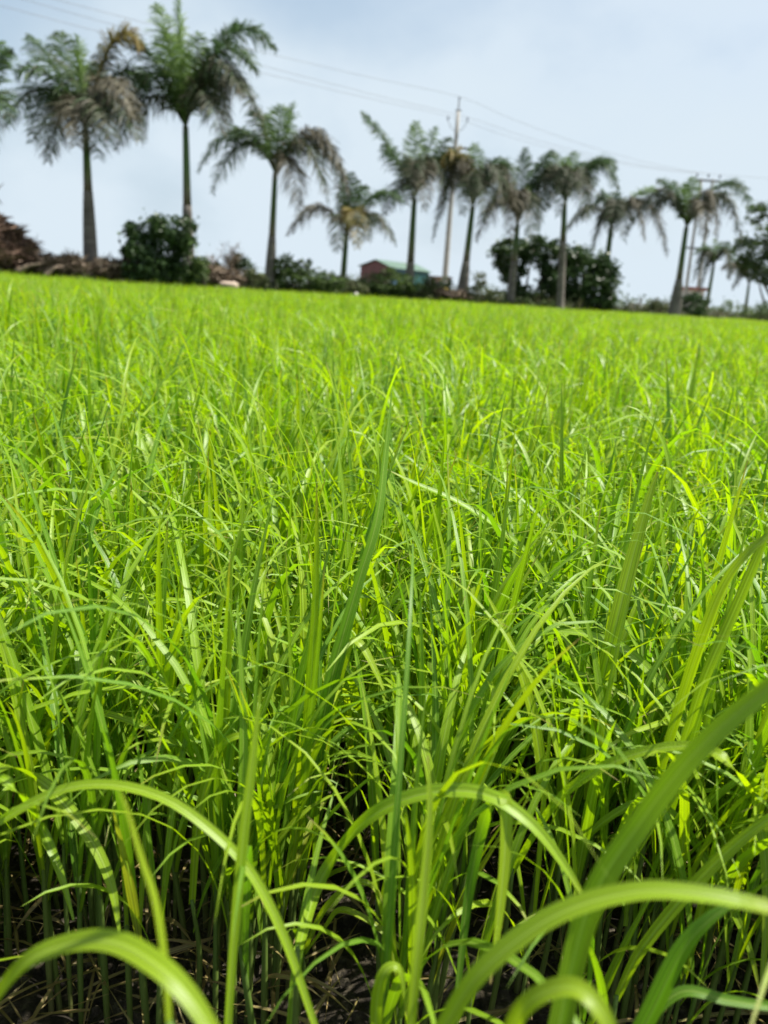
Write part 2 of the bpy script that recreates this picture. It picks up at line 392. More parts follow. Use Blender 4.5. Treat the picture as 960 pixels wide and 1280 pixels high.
HERO = [
 ('rice plant whose broad pale leaf arches across the bottom right corner', 0, [
   ([(545, 1300, .27), (600, 1215, .265), (690, 1145, .26), (790, 1114, .255), (880, 1117, .25), (990, 1140, .245)], [27, 31, 33, 32, 30, 25], .5, (.1, -.1))]),
 ('rice plant with a thick dark green blade slanting up to the right edge', 0, [
   ([(690, 1330, .30), (735, 1140, .295), (800, 1030, .29), (880, 930, .28), (985, 840, .27)], [38, 40, 37, 33, 28], .86, (.35, .5))]),
 ('rice plant with one long leaf bowed over in the middle of the foreground', 1, [
   ([(372, 1190, .50), (400, 1100, .47), (450, 1030, .44), (520, 993, .42), (600, 990, .40), (660, 1025, .39), (705, 1080, .385), (740, 1140, .38)], [14, 20, 26, 27, 25, 20, 14, 3], .6, (0, .1))]),
 ('rice plant whose narrow pale leaf is folded and hangs straight down', 1, [
   ([(572, 1240, .47), (586, 1120, .45), (604, 1030, .43), (618, 994, .41), (632, 999, .395), (632, 1060, .39), (625, 1140, .385), (613, 1230, .38)], [16, 20, 19, 18, 20, 20, 17, 4], [1., 1., .6, .2, .15, .15], (1.0, -.9))]),  # hanging half coloured paler, standing in for sun on it
 ('rice plant with a wide blurred pale leaf curving down at the bottom left', 0, [
   ([(-40, 1300, .28), (20, 1212, .265), (80, 1180, .26), (140, 1176, .25), (195, 1205, .24), (240, 1250, .235), (290, 1330, .23)], [20, 27, 32, 36, 36, 32, 20], .4, (.1, 0))]),
 ('rice plant whose long slender leaf bows from the left edge over to the mud', 0, [
   ([(-50, 1060, .40), (10, 1020, .40), (75, 987, .395), (135, 980, .39), (200, 995, .385), (255, 1030, .38), (310, 1085, .375), (355, 1170, .37), (400, 1300, .365)], [14, 17, 18, 17, 17, 17, 16, 15, 8], .5, (0, .1))]),
 ('rice plant at the left edge with two striped leaves bending down together', 0, [
   ([(-45, 1010, .52), (0, 958, .50), (45, 972, .49), (85, 1010, .48), (120, 1060, .475), (140, 1110, .47), (150, 1170, .465)], [18, 20, 22, 20, 18, 14, 3], .45, (0, 0)),
   ([(-20, 970, .51), (20, 985, .50), (50, 1030, .49), (75, 1090, .485), (92, 1150, .48)], [14, 17, 16, 12, 3], .7, (.1, 0))]),
 ('rice plant with a soft upright blade beside the long bowed left leaf', 0, [
   ([(284, 1300, .36), (292, 1180, .36), (303, 1060, .36), (316, 950, .36), (326, 858, .36)], [12, 14, 17, 14, 2], .5, (.2, .4))]),
 ('tallest rice plant with a twisted dark blade reaching above the others', 1, [
   ([(372, 1120, .72), (395, 960, .68), (415, 850, .66), (448, 730, .65), (472, 650, .65), (482, 570, .66), (490, 487, .67)], [16, 24, 26, 18, 17, 14, 2], .9, (.2, 1.0)),
   ([(398, 1000, .69), (412, 900, .67), (428, 830, .66), (440, 802, .655), (452, 806, .65), (468, 835, .645), (484, 873, .64)], [10, 14, 16, 15, 15, 11, 2], .2, (.2, -.3))]),
 ('rice plant with a wide glowing yellow green blade right of the centre', 1, [
   ([(735, 1000, .72), (748, 880, .70), (768, 790, .69), (790, 700, .69), (812, 620, .69), (822, 590, .69)], [14, 24, 26, 22, 11, 2], .2, (.1, .3))]),
 ('rice plant with a glossy leaf curving up to the right at mid height', 1, [
   ([(440, 870, .80), (462, 800, .79), (490, 750, .78), (525, 720, .77), (560, 707, .76), (585, 703, .76)], [8, 13, 14, 12, 8, 2], .6, (.1, .1))]),
 ('rice plant with a pointed fold at its highest leaf beside the blurred blade', 1, [
   ([(240, 1130, .62), (247, 1030, .60), (262, 965, .59), (277, 932, .585), (295, 920, .58), (312, 922, .58), (318, 926, .58)], [10, 14, 16, 15, 13, 8, 2], .3, (.2, 0))]),
 ('rice plant whose arched leaf tip turns down along the right edge', 1, [
   ([(640, 1090, .62), (690, 1008, .58), (740, 966, .56), (800, 940, .54), (868, 932, .52), (915, 955, .50), (942, 1000, .49), (956, 1060, .485), (958, 1150, .48), (950, 1260, .475)], [10, 14, 17, 17, 18, 22, 22, 18, 12, 4], [.6, .5, .4, .2, .14, .14], (.1, 0))]),
 ('rice plant low over the mud with a yellowing tip', 1, [
   ([(378, 1196, .66), (400, 1145, .64), (425, 1115, .63), (452, 1102, .62), (470, 1112, .62), (480, 1135, .615), (488, 1160, .61)], [5, 9, 10, 9, 7, 6, 1], [.4, .35, .2, .11, .08, .03], (.1, 0)),
   ([(405, 1160, .64), (425, 1137, .63), (460, 1150, .62), (490, 1175, .615), (508, 1195, .61)], [6, 9, 10, 8, 2], [.3, .12, .1, .12], (0, 0))]),
 ('rice plant with a pale out of focus leaf looping at the bottom edge', 0, [
   ([(625, 1330, .25), (650, 1265, .245), (690, 1236, .24), (728, 1238, .235), (760, 1280, .23), (775, 1340, .23)], [24, 28, 30, 31, 28, 20], .3, (.1, 0))]),
 ('rice plant with a bright leaf folded sharply like a hook on the left', 1, [
   ([(70, 880, .74), (78, 840, .73), (88, 806, .72), (106, 787, .715), (122, 797, .71), (150, 830, .70), (180, 865, .695), (208, 903, .69)], [13, 16, 16, 15, 15, 14, 10, 2], .25, (.2, -.2))]),
 ('rice plant with a flat pale leaf arching level at the left', 1, [
   ([(-30, 940, .68), (10, 915, .67), (60, 893, .66), (110, 888, .655), (160, 900, .65), (205, 922, .645), (250, 948, .64)], [8, 11, 12, 13, 12, 10, 2], .35, (0, 0)),
   ([(-30, 920, .67), (20, 905, .66), (70, 880, .655), (120, 872, .65)], [7, 9, 8, 2], .4, (.1, 0))]),
 ('rice plant whose fine leaf tip hooks over against the far grass on the right', 1, [
   ([(838, 690, .98), (838, 600, .98), (832, 560, .98), (818, 532, .98), (800, 514, .98), (783, 507, .98)], [5, 8, 8, 7, 5, 1], .8, (.4, .2))]),
 ('rice plant at the right edge with a yellow green blade bending outward', 1, [
   ([(815, 1000, .62), (850, 880, .60), (880, 790, .58), (905, 730, .57), (935, 690, .56), (985, 652, .55)], [11, 16, 17, 15, 14, 9], .35, (.1, 0)),
   ([(850, 940, .60), (880, 850, .58), (915, 770, .57), (945, 700, .56), (965, 650, .555)], [12, 16, 17, 14, 3], .5, (.3, .3))]),
 ('rice plant with a long thin leaf sloping from the centre down to the right', 1, [
   ([(700, 905, .84), (708, 800, .84), (695, 745, .84), (672, 705, .84), (635, 668, .84), (575, 628, .84), (520, 604, .84), (484, 587, .84)], [8, 12, 12, 11, 10, 9, 7, 1], .85, (.2, .1))]),
 ('rice plant with a soft straight blade rising from the bottom centre', 0, [
   ([(510, 1320, .33), (521, 1200, .33), (530, 1110, .335), (537, 1020, .34), (535, 945, .345)], [15, 17, 16, 12, 2], .35, (.2, .2))]),
 ('rice plant with a small pale leaf curled like a hoop at the bottom centre', 0, [
   ([(474, 1330, .38), (470, 1270, .375), (476, 1225, .37), (489, 1208, .37), (502, 1218, .37), (508, 1270, .37)], [16, 19, 18, 15, 10, 2], .4, (.1, 0))]),
 ('rice plant with a blurred brownish yellow blade hanging very near on the left', 0, [
   ([(212, 1290, .25), (207, 1210, .25), (195, 1130, .25), (176, 1070, .25), (158, 1010, .25), (148, 985, .25)], [11, 14, 16, 14, 9, 2], .115, (.6, .9))]),
 ('rice plant with a dull green blade leaning right in the bottom right corner', 0, [
   ([(775, 1330, .36), (810, 1270, .355), (850, 1190, .35), (885, 1150, .345), (930, 1120, .34)], [26, 34, 32, 24, 6], .97, (-.4, -.3)),
   ([(800, 1290, .36), (850, 1240, .36), (910, 1250, .355), (985, 1262, .35)], [12, 16, 16, 12], .95, (.4, .2))]),
 ('rice plant with a clear green blade crossing to the right above the arched leaf', 1, [
   ([(770, 1250, .46), (800, 1190, .45), (860, 1115, .44), (920, 1055, .43), (985, 1005, .42)], [10, 16, 19, 18, 10], .3, (.3, .3))]),
 ('rice plant with a striped leaf bending over below the arched right leaf', 1, [
   ([(700, 1080, .66), (750, 1030, .64), (800, 1002, .63), (835, 1012, .625), (870, 1055, .62), (905, 1115, .615), (935, 1180, .61), (950, 1240, .605)], [9, 12, 14, 15, 15, 14, 11, 3], .6, (.1, 0))]),
 ('rice plant whose bright leaf leans left from a dark stem right of the centre', 1, [
   ([(680, 1000, .66), (672, 920, .65), (655, 850, .64), (630, 785, .63), (604, 735, .625)], [16, 20, 19, 13, 2], .2, (.2, .3))]),
 ('rice plant with a broad pale leaf falling forward above the right centre', 1, [
   ([(600, 890, .72), (660, 800, .71), (720, 790, .70), (775, 808, .69), (815, 842, .68), (860, 905, .67), (890, 960, .66)], [8, 10, 12, 17, 18, 16, 4], .75, (0, 0))]),
]

def _set(q):                              # real blade width 7 to 10 mm at its true distance
    px, py, z = q; return (px, py, z * (1.18 if z < .5 else 1.0))
HERO = [(lb, ex, [([_set(q) for q in lf[0]], [w * (.78 if w > 9 else .9) for w in lf[1]], lf[2], lf[3]) for lf in lv]) for lb, ex, lv in HERO]
HP = np.concatenate([np.column_stack([spline(np.array(lf[0], float), 24)]) for _, _, lv in HERO for lf in lv])   # px, py, depth
NEAR_Y = 3.0
def in_near(x, y): return (y < NEAR_Y) & (np.abs(x) < 0.95 + 0.62 * y)
# near crop: every blade modelled; sparse at the very margin where the mud shows
N = 32000
X = rng.uniform(-2.9, 2.9, N); Y = rng.uniform(0.40, NEAR_Y, N)
keep = in_near(X, Y) & (rng.random(N) < np.interp(Y, [0.40, 0.5, 0.62, 0.9, 1.6, 3.0], [0.14, 0.5, 0.72, 0.6, 0.46, 0.42]))
# small bare patches
keep &= (hnoise(X, Y, 1.9, 4.0) > -1.35)
xy = np.stack([X[keep], Y[keep]], 1)
# the plants standing out keep a little room in front of them
room = np.zeros(len(xy), bool)
for zz, rad in ((.36, 34), (.27, 26), (.18, 16)):
    d_ = np.column_stack([xy, np.full(len(xy), zz)]) - CAM
    dep = d_ @ _f; qx = 480 + F * (d_ @ _R) / dep; qy = 640 - F * (d_ @ _U) / dep
    for k0 in range(0, len(HP), 100):
        h_ = HP[k0:k0 + 100]
        room |= ((np.hypot(qx[:, None] - h_[None, :, 0], qy[:, None] - h_[None, :, 1]) < rad * .6 / dep[:, None] ** .5) & (dep[:, None] < h_[None, :, 2] - .01)).any(1)
xy = xy[~(room & (rng.random(len(xy)) < .82))]
V, Q, UV, RN, MI = plants(xy, S=10)
crop_me = new_mesh('rice_crop', V, Q, mats=[RICE, STEM], attrs={'rnd': RN}, uv=UV, mat_index=MI)
print('near plants', len(xy), 'verts', len(V))
crop = link('rice_crop', crop_me); tag(crop, 'dense bright green young rice crop covering the paddy', 'rice crop', kind='stuff')

# the rest of the paddy: patches of the same plants set out by geometry nodes inside the same object
T = 0.7
patch = []
for v in range(5):
    n = 220
    pxy = rng.uniform(-T / 2 * 1.08, T / 2 * 1.08, (n, 2))
    a = plants(pxy, S=6, across=3, nl=4, stems=False, wscale=1.45)
    me = new_mesh('rice_patch', a[0], a[1], mats=[RICE, STEM], attrs={'rnd': a[3]}, uv=a[2], mat_index=a[4])
    patch.append(bpy.data.objects.new('rice_patch', me))
gx = np.arange(-26, 52, T * 0.93); gy = np.arange(0.75, 62, T * 0.93)
GX, GY = np.meshgrid(gx, gy); GX = GX.ravel() + rng.uniform(-.08, .08, GX.size); GY = GY.ravel() + rng.uniform(-.08, .08, GY.size)
ok = (GY < edge_y(GX) - 0.25) & ~((GY < NEAR_Y - 0.25) & (np.abs(GX) < 0.95 + 0.62 * GY - 0.3)) & (np.abs(GX - GY * 0.1) < 4.0 + 0.8 * GY)
GX, GY = GX[ok], GY[ok]
pts = bpy.data.meshes.new('rice_spots'); pts.vertices.add(len(GX))
pts.vertices.foreach_set('co', np.stack([GX, GY, np.zeros_like(GX)], 1).astype(np.float32).ravel())
for nm, vals in (('yaw', rng.uniform(0, 2 * np.pi, len(GX))), ('pick', rng.integers(0, 5, len(GX)) + 0.01), ('size', 1.0 + 0.07 * hnoise(GX, GY, 0.35) + rng.normal(0, 0.05, len(GX)))):
    a_ = pts.attributes.new(nm, 'FLOAT', 'POINT'); a_.data.foreach_set('value', vals.astype(np.float32))
spots = bpy.data.objects.new('rice_spots', pts)
print('patches', len(GX))
ng = bpy.data.node_groups.new('rice_rows', 'GeometryNodeTree')
ng.interface.new_socket('Geometry', in_out='INPUT', socket_type='NodeSocketGeometry')
ng.interface.new_socket('Geometry', in_out='OUTPUT', socket_type='NodeSocketGeometry')
gn = ng.nodes; gi = gn.new('NodeGroupInput'); go = gn.new('NodeGroupOutput')
j1 = gn.new('GeometryNodeJoinGeometry'); j2 = gn.new('GeometryNodeJoinGeometry')
for o in reversed(patch):
    oi = gn.new('GeometryNodeObjectInfo'); oi.inputs['Object'].default_value = o; oi.inputs['As Instance'].default_value = False
    g2 = gn.new('GeometryNodeGeometryToInstance'); ng.links.new(oi.outputs['Geometry'], g2.inputs[0]); ng.links.new(g2.outputs[0], j1.inputs[0])
so = gn.new('GeometryNodeObjectInfo'); so.inputs['Object'].default_value = spots; so.inputs['As Instance'].default_value = False
ip = gn.new('GeometryNodeInstanceOnPoints'); ip.inputs['Pick Instance'].default_value = True
def named(nm, typ='FLOAT'):
    a = gn.new('GeometryNodeInputNamedAttribute'); a.data_type = typ; a.inputs['Name'].default_value = nm; return a
ya, pk, sz = named('yaw'), named('pick'), named('size')
cx = gn.new('ShaderNodeCombineXYZ'); ng.links.new(ya.outputs[0], cx.inputs[2])
ng.links.new(so.outputs['Geometry'], ip.inputs['Points']); ng.links.new(j1.outputs[0], ip.inputs['Instance'])
ng.links.new(pk.outputs[0], ip.inputs['Instance Index']); ng.links.new(cx.outputs[0], ip.inputs['Rotation']); ng.links.new(sz.outputs[0], ip.inputs['Scale'])
ng.links.new(ip.outputs[0], j2.inputs[0]); ng.links.new(gi.outputs[0], j2.inputs[0]); ng.links.new(j2.outputs[0], go.inputs[0])
crop.modifiers.new('rows', 'NODES').node_group = ng

# ------------------------------------------------------------------ the rice plants standing out in front
def ribbon_path(P, W, tilt, rnd, S=26, fold=0.25, up=0.55):
    """a leaf along the 3-D points P (base to tip), full widths W at the points (m)"""
    n = S + 1; Pn = spline(P, n); Wn = np.clip(spline(np.asarray(W, float)[:, None], n)[:, 0], 0.0004, 1)
    T_ = np.gradient(Pn, axis=0); T_ /= np.linalg.norm(T_, axis=1, keepdims=True)
    face = (CAM - Pn); face /= np.linalg.norm(face, axis=1, keepdims=True)
    face = face * (1 - up) + np.array([0, 0, 1.0]) * up + np.array([0.0, 0, 0])
    lat = np.cross(face, T_); lat /= np.linalg.norm(lat, axis=1, keepdims=True); nor = np.cross(T_, lat)
    tl = np.linspace(tilt[0], tilt[1], n)[:, None]
    lat, nor = np.cos(tl) * lat + np.sin(tl) * nor, -np.sin(tl) * lat + np.cos(tl) * nor
    hw = Wn[:, None] * 0.5
    c = [-1, -.5, 0, .5, 1]; d = [0, .6, 1, .6, 0]
    V = np.stack([Pn + lat * hw * a - nor * hw * fold * b for a, b in zip(c, d)], 1).reshape(-1, 3)
    k = 5; i = ((np.arange(S) * k)[:, None] + np.arange(k - 1)[None]).ravel()
    Q = np.stack([i, i + 1, i + k + 1, i + k], 1)
    uv = np.stack(np.broadcast_arrays(np.linspace(0, 1, k)[None], np.linspace(0, 1, n)[:, None]), -1).reshape(-1, 2)
    rnd = np.asarray(rnd, float); rnd = np.where((rnd > .14) & (rnd < .88), np.maximum(rnd * .68, .14), rnd)
    rn = np.broadcast_to(np.asarray(rnd, float) if np.ndim(rnd) else rnd, (n,)) if np.ndim(rnd) == 0 else np.interp(np.linspace(0, 1, n), np.linspace(0, 1, len(rnd)), rnd)
    if rng.random() < .6: rn = np.array(rn); rn[-3:] = [min(rn[-3], .13), .09, .04]     # withered tip
    return new_mesh('leaf', V, Q, mats=[RICE], attrs={'rnd': np.repeat(rn, k)}, uv=uv)

def rice_plant(label, leaves, extra=1):
    """leaves: list of (pixel points base->tip [(px,py,depth)], widths px, rnd, tilt)"""
    b = near(*leaves[0][0][0])
    root = np.array([b[0] + rng.uniform(-.01, .01), max(b[1] + rng.uniform(-.005, .02), 0.16), 0.0])
    if b[2] > 0.12: root[1] = max(root[1] - 0.0, 0.16)
    o = empty('rice_plant', root, label, 'rice plant', 'rice plants standing out at the front of the paddy')
    top = b.copy(); sb = MB()
    midp = root * 0.5 + top * 0.5 + np.array([0.004, 0.003, 0])
    n = 9; P = spline([root - np.array([0, 0, .02]), midp, top + np.array([0, 0, 0.004])], n)
    sb.tube(P, np.linspace(0.0030, 0.0017, n), 8, a=np.repeat(np.linspace(.1, .8, n), 8))
    part('stem', sb.mesh('stem', STEM), o)
    for pts_, wd, rn, tilt in leaves:
        P = np.array([near(*q) for q in pts_]); W = np.array(wd) * np.array([q[2] for q in pts_]) / F
        if np.linalg.norm(P[0] - top) > 0.004 and pts_ is not leaves[0][0]: P = np.vstack([top, P]); W = np.concatenate([[W[0] * .7], W])
        part('leaf', ribbon_path(P, W, tilt, rn), o)
    for _ in range(extra):
        h = rng.uniform(.35, .8); bpt = root * (1 - h) + top * h
        a = leaf_ribbons(bpt[None], np.array([rng.uniform(0, 6.28)]), np.array([rng.uniform(.1, .4)]), np.array([rng.uniform(.3, 1.8)]), np.array([1.6]),
                         np.array([rng.uniform(.12, .2)]), np.array([.0065]), np.array([.4]), np.array([rng.uniform(.3, .8)]), 10)
        part('leaf', new_mesh('leaf', a[0], a[1], mats=[RICE], attrs={'rnd': a[3]}, uv=a[2]), o)
    return o

for lab, ex, lv in HERO: rice_plant(lab, lv, ex)

# dead blades and bits of straw lying on the mud
n = 3600
lx = rng.uniform(-1.4, 1.4, n); ly = rng.uniform(0.1, 1.5, n)
a = leaf_ribbons(np.stack([lx, ly, rng.uniform(.004, .03, n)], 1), rng.uniform(0, 6.28, n), rng.uniform(1.0, 1.65, n), rng.uniform(-.3, .9, n), np.full(n, 1.3),
                 rng.uniform(.03, .14, n), rng.uniform(.0015, .0055, n), rng.normal(0, 2.0, n), rng.uniform(0, .055, n), 6, 3)
a[0][:, 2] = np.maximum(a[0][:, 2], .004)
st = link('straw_litter', new_mesh('straw_litter', a[0], a[1], mats=[RICE], attrs={'rnd': a[3]}, uv=a[2])); tag(st, 'dead straw and withered blades lying on the dark mud', 'straw', kind='stuff')
n = 9000
v0 = np.array([(1, 0, -.4), (-.5, .8, -.4), (-.5, -.8, -.4), (0, 0, .8), (.5, .5, .4), (-.6, .1, .5)])
cx_ = np.stack([rng.uniform(-1.5, 1.5, n), rng.uniform(.1, 1.6, n), rng.uniform(0, .006, n)], 1); sz_ = .0015 + .012 * rng.random((n, 1, 1)) ** 3
V = (cx_[:, None] + sz_ * (v0[None] + rng.normal(0, .25, (n, 6, 3)))).reshape(-1, 3)
Fq = np.array([(0, 2, 1), (0, 1, 4), (1, 5, 4), (1, 2, 5), (2, 0, 3), (0, 4, 3), (4, 5, 3), (5, 2, 3)])
Q = (Fq[None] + (np.arange(n) * 6)[:, None, None]).reshape(-1, 3)
cl_ = link('mud_clods', new_mesh('mud_clods', V, Q, mats=[MUD], smooth=False)); tag(cl_, 'small crumbs of dark mud between the stems', 'mud', kind='stuff')

# ------------------------------------------------------------------ palms
TRUNK = noise_mat('palm_bark', [(0.3, (0.10, 0.083, 0.07)), (0.55, (0.17, 0.148, 0.128)), (0.75, (0.24, 0.215, 0.19))], 2.2, 8, .9, .4, (1, 1, 5))
SHAFT = leaf_mat('palm_crownshaft', [(0, (0.15, 0.125, 0.10)), (.10, (0.12, 0.10, 0.07)), (.24, (0.085, 0.10, 0.04)), (.5, (0.06, 0.105, 0.03)), (.85, (0.05, 0.09, 0.03)), (1, (0.09, 0.10, 0.05))], tfac=0.0, rough=.45)
def streaks(m, sc, stretch, lo, hi):
    t = m.node_tree; p = t.nodes['Principled BSDF']; src = p.inputs['Base Color'].links[0].from_socket
    c = t.nodes.new('ShaderNodeTexCoord'); mp = t.nodes.new('ShaderNodeMapping'); mp.inputs['Scale'].default_value = stretch
    n = t.nodes.new('ShaderNodeTexNoise'); n.inputs['Scale'].default_value = sc; n.inputs['Detail'].default_value = 6
    t.links.new(c.outputs['Object'], mp.inputs[0]); t.links.new(mp.outputs[0], n.inputs['Vector'])
    r = t.nodes.new('ShaderNodeMapRange'); r.inputs['From Min'].default_value = .35; r.inputs['From Max'].default_value = .65; r.inputs['To Min'].default_value = lo; r.inputs['To Max'].default_value = hi
    t.links.new(n.outputs['Fac'], r.inputs['Value'])
    x = t.nodes.new('ShaderNodeMix'); x.data_type = 'RGBA'; x.blend_type = 'MULTIPLY'; x.inputs[0].default_value = 1
    t.links.new(src, x.inputs[6]); t.links.new(r.outputs[0], x.inputs[7]); t.links.new(x.outputs[2], p.inputs['Base Color'])
streaks(SHAFT, 3, (3, 3, .6), .7, 1.3)
streaks(TRUNK, 1.1, (1, 1, .7), .65, 1.3)
_STALK = noise_mat('frond_stalk', [(0.3, (0.08, 0.10, 0.04)), (0.7, (0.15, 0.14, 0.08))], 4, 3, .6)
FR = {
 'g': leaf_mat('frond_green', [(0, (0.10, 0.09, 0.06)), (.12, (0.06, 0.072, 0.034)), (.3, (0.034, 0.070, 0.018)), (1, (0.066, 0.13, 0.034))], tfac=.35),
 'p': leaf_mat('frond_young', [(0, (0.07, 0.125, 0.03)), (.5, (0.12, 0.20, 0.05)), (1, (0.19, 0.27, 0.09))], tfac=.4),
 'm': leaf_mat('frond_mixed', [(0, (0.11, 0.095, 0.068)), (.3, (0.07, 0.066, 0.042)), (.5, (0.04, 0.055, 0.024)), (1, (0.042, 0.078, 0.026))], tfac=.2),  # grey-brown end of the ramp paints glare on the hanging leaflets
 'b': leaf_mat('frond_dry_glare', [(0, (0.05, 0.046, 0.028)), (.5, (0.09, 0.082, 0.052)), (1, (0.16, 0.145, 0.10))], tfac=.15, rough=.6),  # dried leaf brown, with glare on the leaflets put into the colour
 'y': leaf_mat('frond_yellowing', [(0, (0.12, 0.13, 0.03)), (.5, (0.20, 0.16, 0.04)), (1, (0.22, 0.15, 0.07))], tfac=.3),
}
FLAB = {'p': 'young bright green frond', 'b': 'dry greyish brown frond with glare in its colour', 'y': 'yellowing frond'}

def frond_mesh(P0, P1, P2, kind, dens=46.0, llen=0.55, droop=0.6):
    t = np.linspace(0, 1, 18)[:, None]
    B = (1 - t) ** 2 * P0 + 2 * t * (1 - t) * P1 + t ** 2 * P2
    Lf = np.linalg.norm(np.diff(B, axis=0), axis=1).sum()
    mb = MB()
    mb.tube(B, np.linspace(0.035, 0.006, 18), 5, 0.4)
    n = int(max(24, Lf * dens))
    u = np.linspace(0.12, 1.0, n); u = np.clip(np.repeat(u, 2) + rng.normal(0, .006, 2 * n), .05, 1); sg = np.tile([1, -1], n)
    tb = u[:, None]
    Pb = (1 - tb) ** 2 * P0 + 2 * tb * (1 - tb) * P1 + tb ** 2 * P2
    Tg = 2 * (1 - tb) * (P1 - P0) + 2 * tb * (P2 - P1); Tg /= np.linalg.norm(Tg, axis=1, keepdims=True)
    side = np.cross(Tg, [0, 0, 1.0]); sl = np.linalg.norm(side, axis=1, keepdims=True); side = side / np.maximum(sl, .15)
    upn = np.cross(side, Tg)
    pl = rng.uniform(-.5, .75, 2 * n)[:, None]
    d = Tg * rng.uniform(.35, .75, (2 * n, 1)) + side * sg[:, None] + upn * pl
    d /= np.linalg.norm(d, axis=1, keepdims=True)
    env = np.clip(np.sin(np.clip(u * .93 + .07, 0, 1) * np.pi) ** .55, .25, 1)
    ln = (llen * env * rng.uniform(.75, 1.15, 2 * n))[:, None]
    dr = droop * rng.uniform(.6, 1.4, (2 * n, 1))
    Z = np.array([0, 0, -1.0])
    c0 = Pb; c1 = Pb + d * ln * .45 + Z * ln * dr * .10; c2 = Pb + d * ln * .8 + Z * ln * dr * .42; c3 = Pb + d * ln * .98 + Z * ln * dr * .85
    wd = np.cross(d, Z); wd = Tg * .8 + rng.normal(0, .35, wd.shape); wd /= np.linalg.norm(wd, axis=1, keepdims=True)
    w = 0.0155 * rng.uniform(.7, 1.3, (2 * n, 1))
    V = np.stack([c0 - wd * w * .6, c0 + wd * w * .6, c1 - wd * w, c1 + wd * w, c2 - wd * w * .75, c2 + wd * w * .75, c3], 1)
    i = np.arange(2 * n) * 7
    Q = np.concatenate([np.stack([i, i + 1, i + 3, i + 2], 1), np.stack([i + 2, i + 3, i + 5, i + 4], 1)])
    rn = np.clip(rng.normal(.5, .22, 2 * n) , 0, 1)
    off = mb.n
    mb.addq(V.reshape(-1, 3), Q, np.repeat(rn, 7))
    tri = np.stack([i + 4, i + 5, i + 6], 1) + off
    mb.F.extend(tri.ravel().tolist()); mb.S.extend([3] * len(tri))
    return mb.mesh('frond', FR[kind])

def palm(label, D, base, crown, split, rb, rs, fronds, swell=1.0, lean_mid=None, fs=1.0):
    """base/crown (px,py); split py where bark turns into crownshaft; rb/rs bark and shaft radius in px; fronds (tx,ty,lift,dz,kind)"""
    m = D / F * 1.02
    c = at(crown[0], crown[1], D); bp = at(base[0], base[1], D); root = np.array([bp[0], D, 0.30])
    o = empty('palm_tree', root, label, 'palm tree', 'palm trees in a row along the far edge of the paddy')
    sp = (base[1] - split) / (base[1] - crown[1])
    axis = lambda f: root + (c - root) * f + np.array([0, 0, 0])
    hz = np.linspace(-.04, sp, 14)
    mb = MB()
    rr = m * (rb + (rs * 1.3 - rb) * np.clip(hz / sp, 0, 1) ** 2.0 + rb * .30 * np.exp(-np.clip(hz, 0, 1) / .05))
    rr = rr * (1 + (swell - 1) * np.sin(np.clip(hz / sp, 0, 1) * np.pi))
    mb.tube([axis(f) for f in hz], rr * 1.0, 14); part('trunk', mb.mesh('trunk', TRUNK), o)
    ms = MB(); hs = np.linspace(sp - .005, 1.0, 8)
    ms.tube([axis(f) for f in hs], m * rs * np.interp(hs, [sp, sp + (1 - sp) * .3, 1], [1.25, 1.12, .85]), 12, a=np.repeat(np.linspace(0, 1, 8), 12)); part('crownshaft', ms.mesh('crownshaft', SHAFT), o)
    for tx, ty, lift, dz, kd in fronds:
        if dz < -1.3 and rng.random() < .4: continue
        if dz < -1.3:
            ty += (crown[1] - min(ty, crown[1])) * .9 + rng.uniform(6, 26); lift *= .8; dz *= .7; tx = crown[0] + (tx - crown[0]) * 1.7 + rng.uniform(-8, 8)
            if kd == 'b' and rng.random() < .6: kd = 'm'

        P2 = at(tx, ty, D + dz); P0 = c + np.array([0, 0, m * 2.0]) * 0
        mid = (P0 + P2) / 2 + np.array([0, 0, 1.0]) * lift * m
        P1 = 2 * mid - .5 * (P0 + P2)
        part('frond', frond_mesh(P0, P1, P2, kd, llen=.66 * fs, droop={'p': .3, 'g': .45, 'y': .5}.get(kd, .75)), o, FLAB.get(kd))
    return o

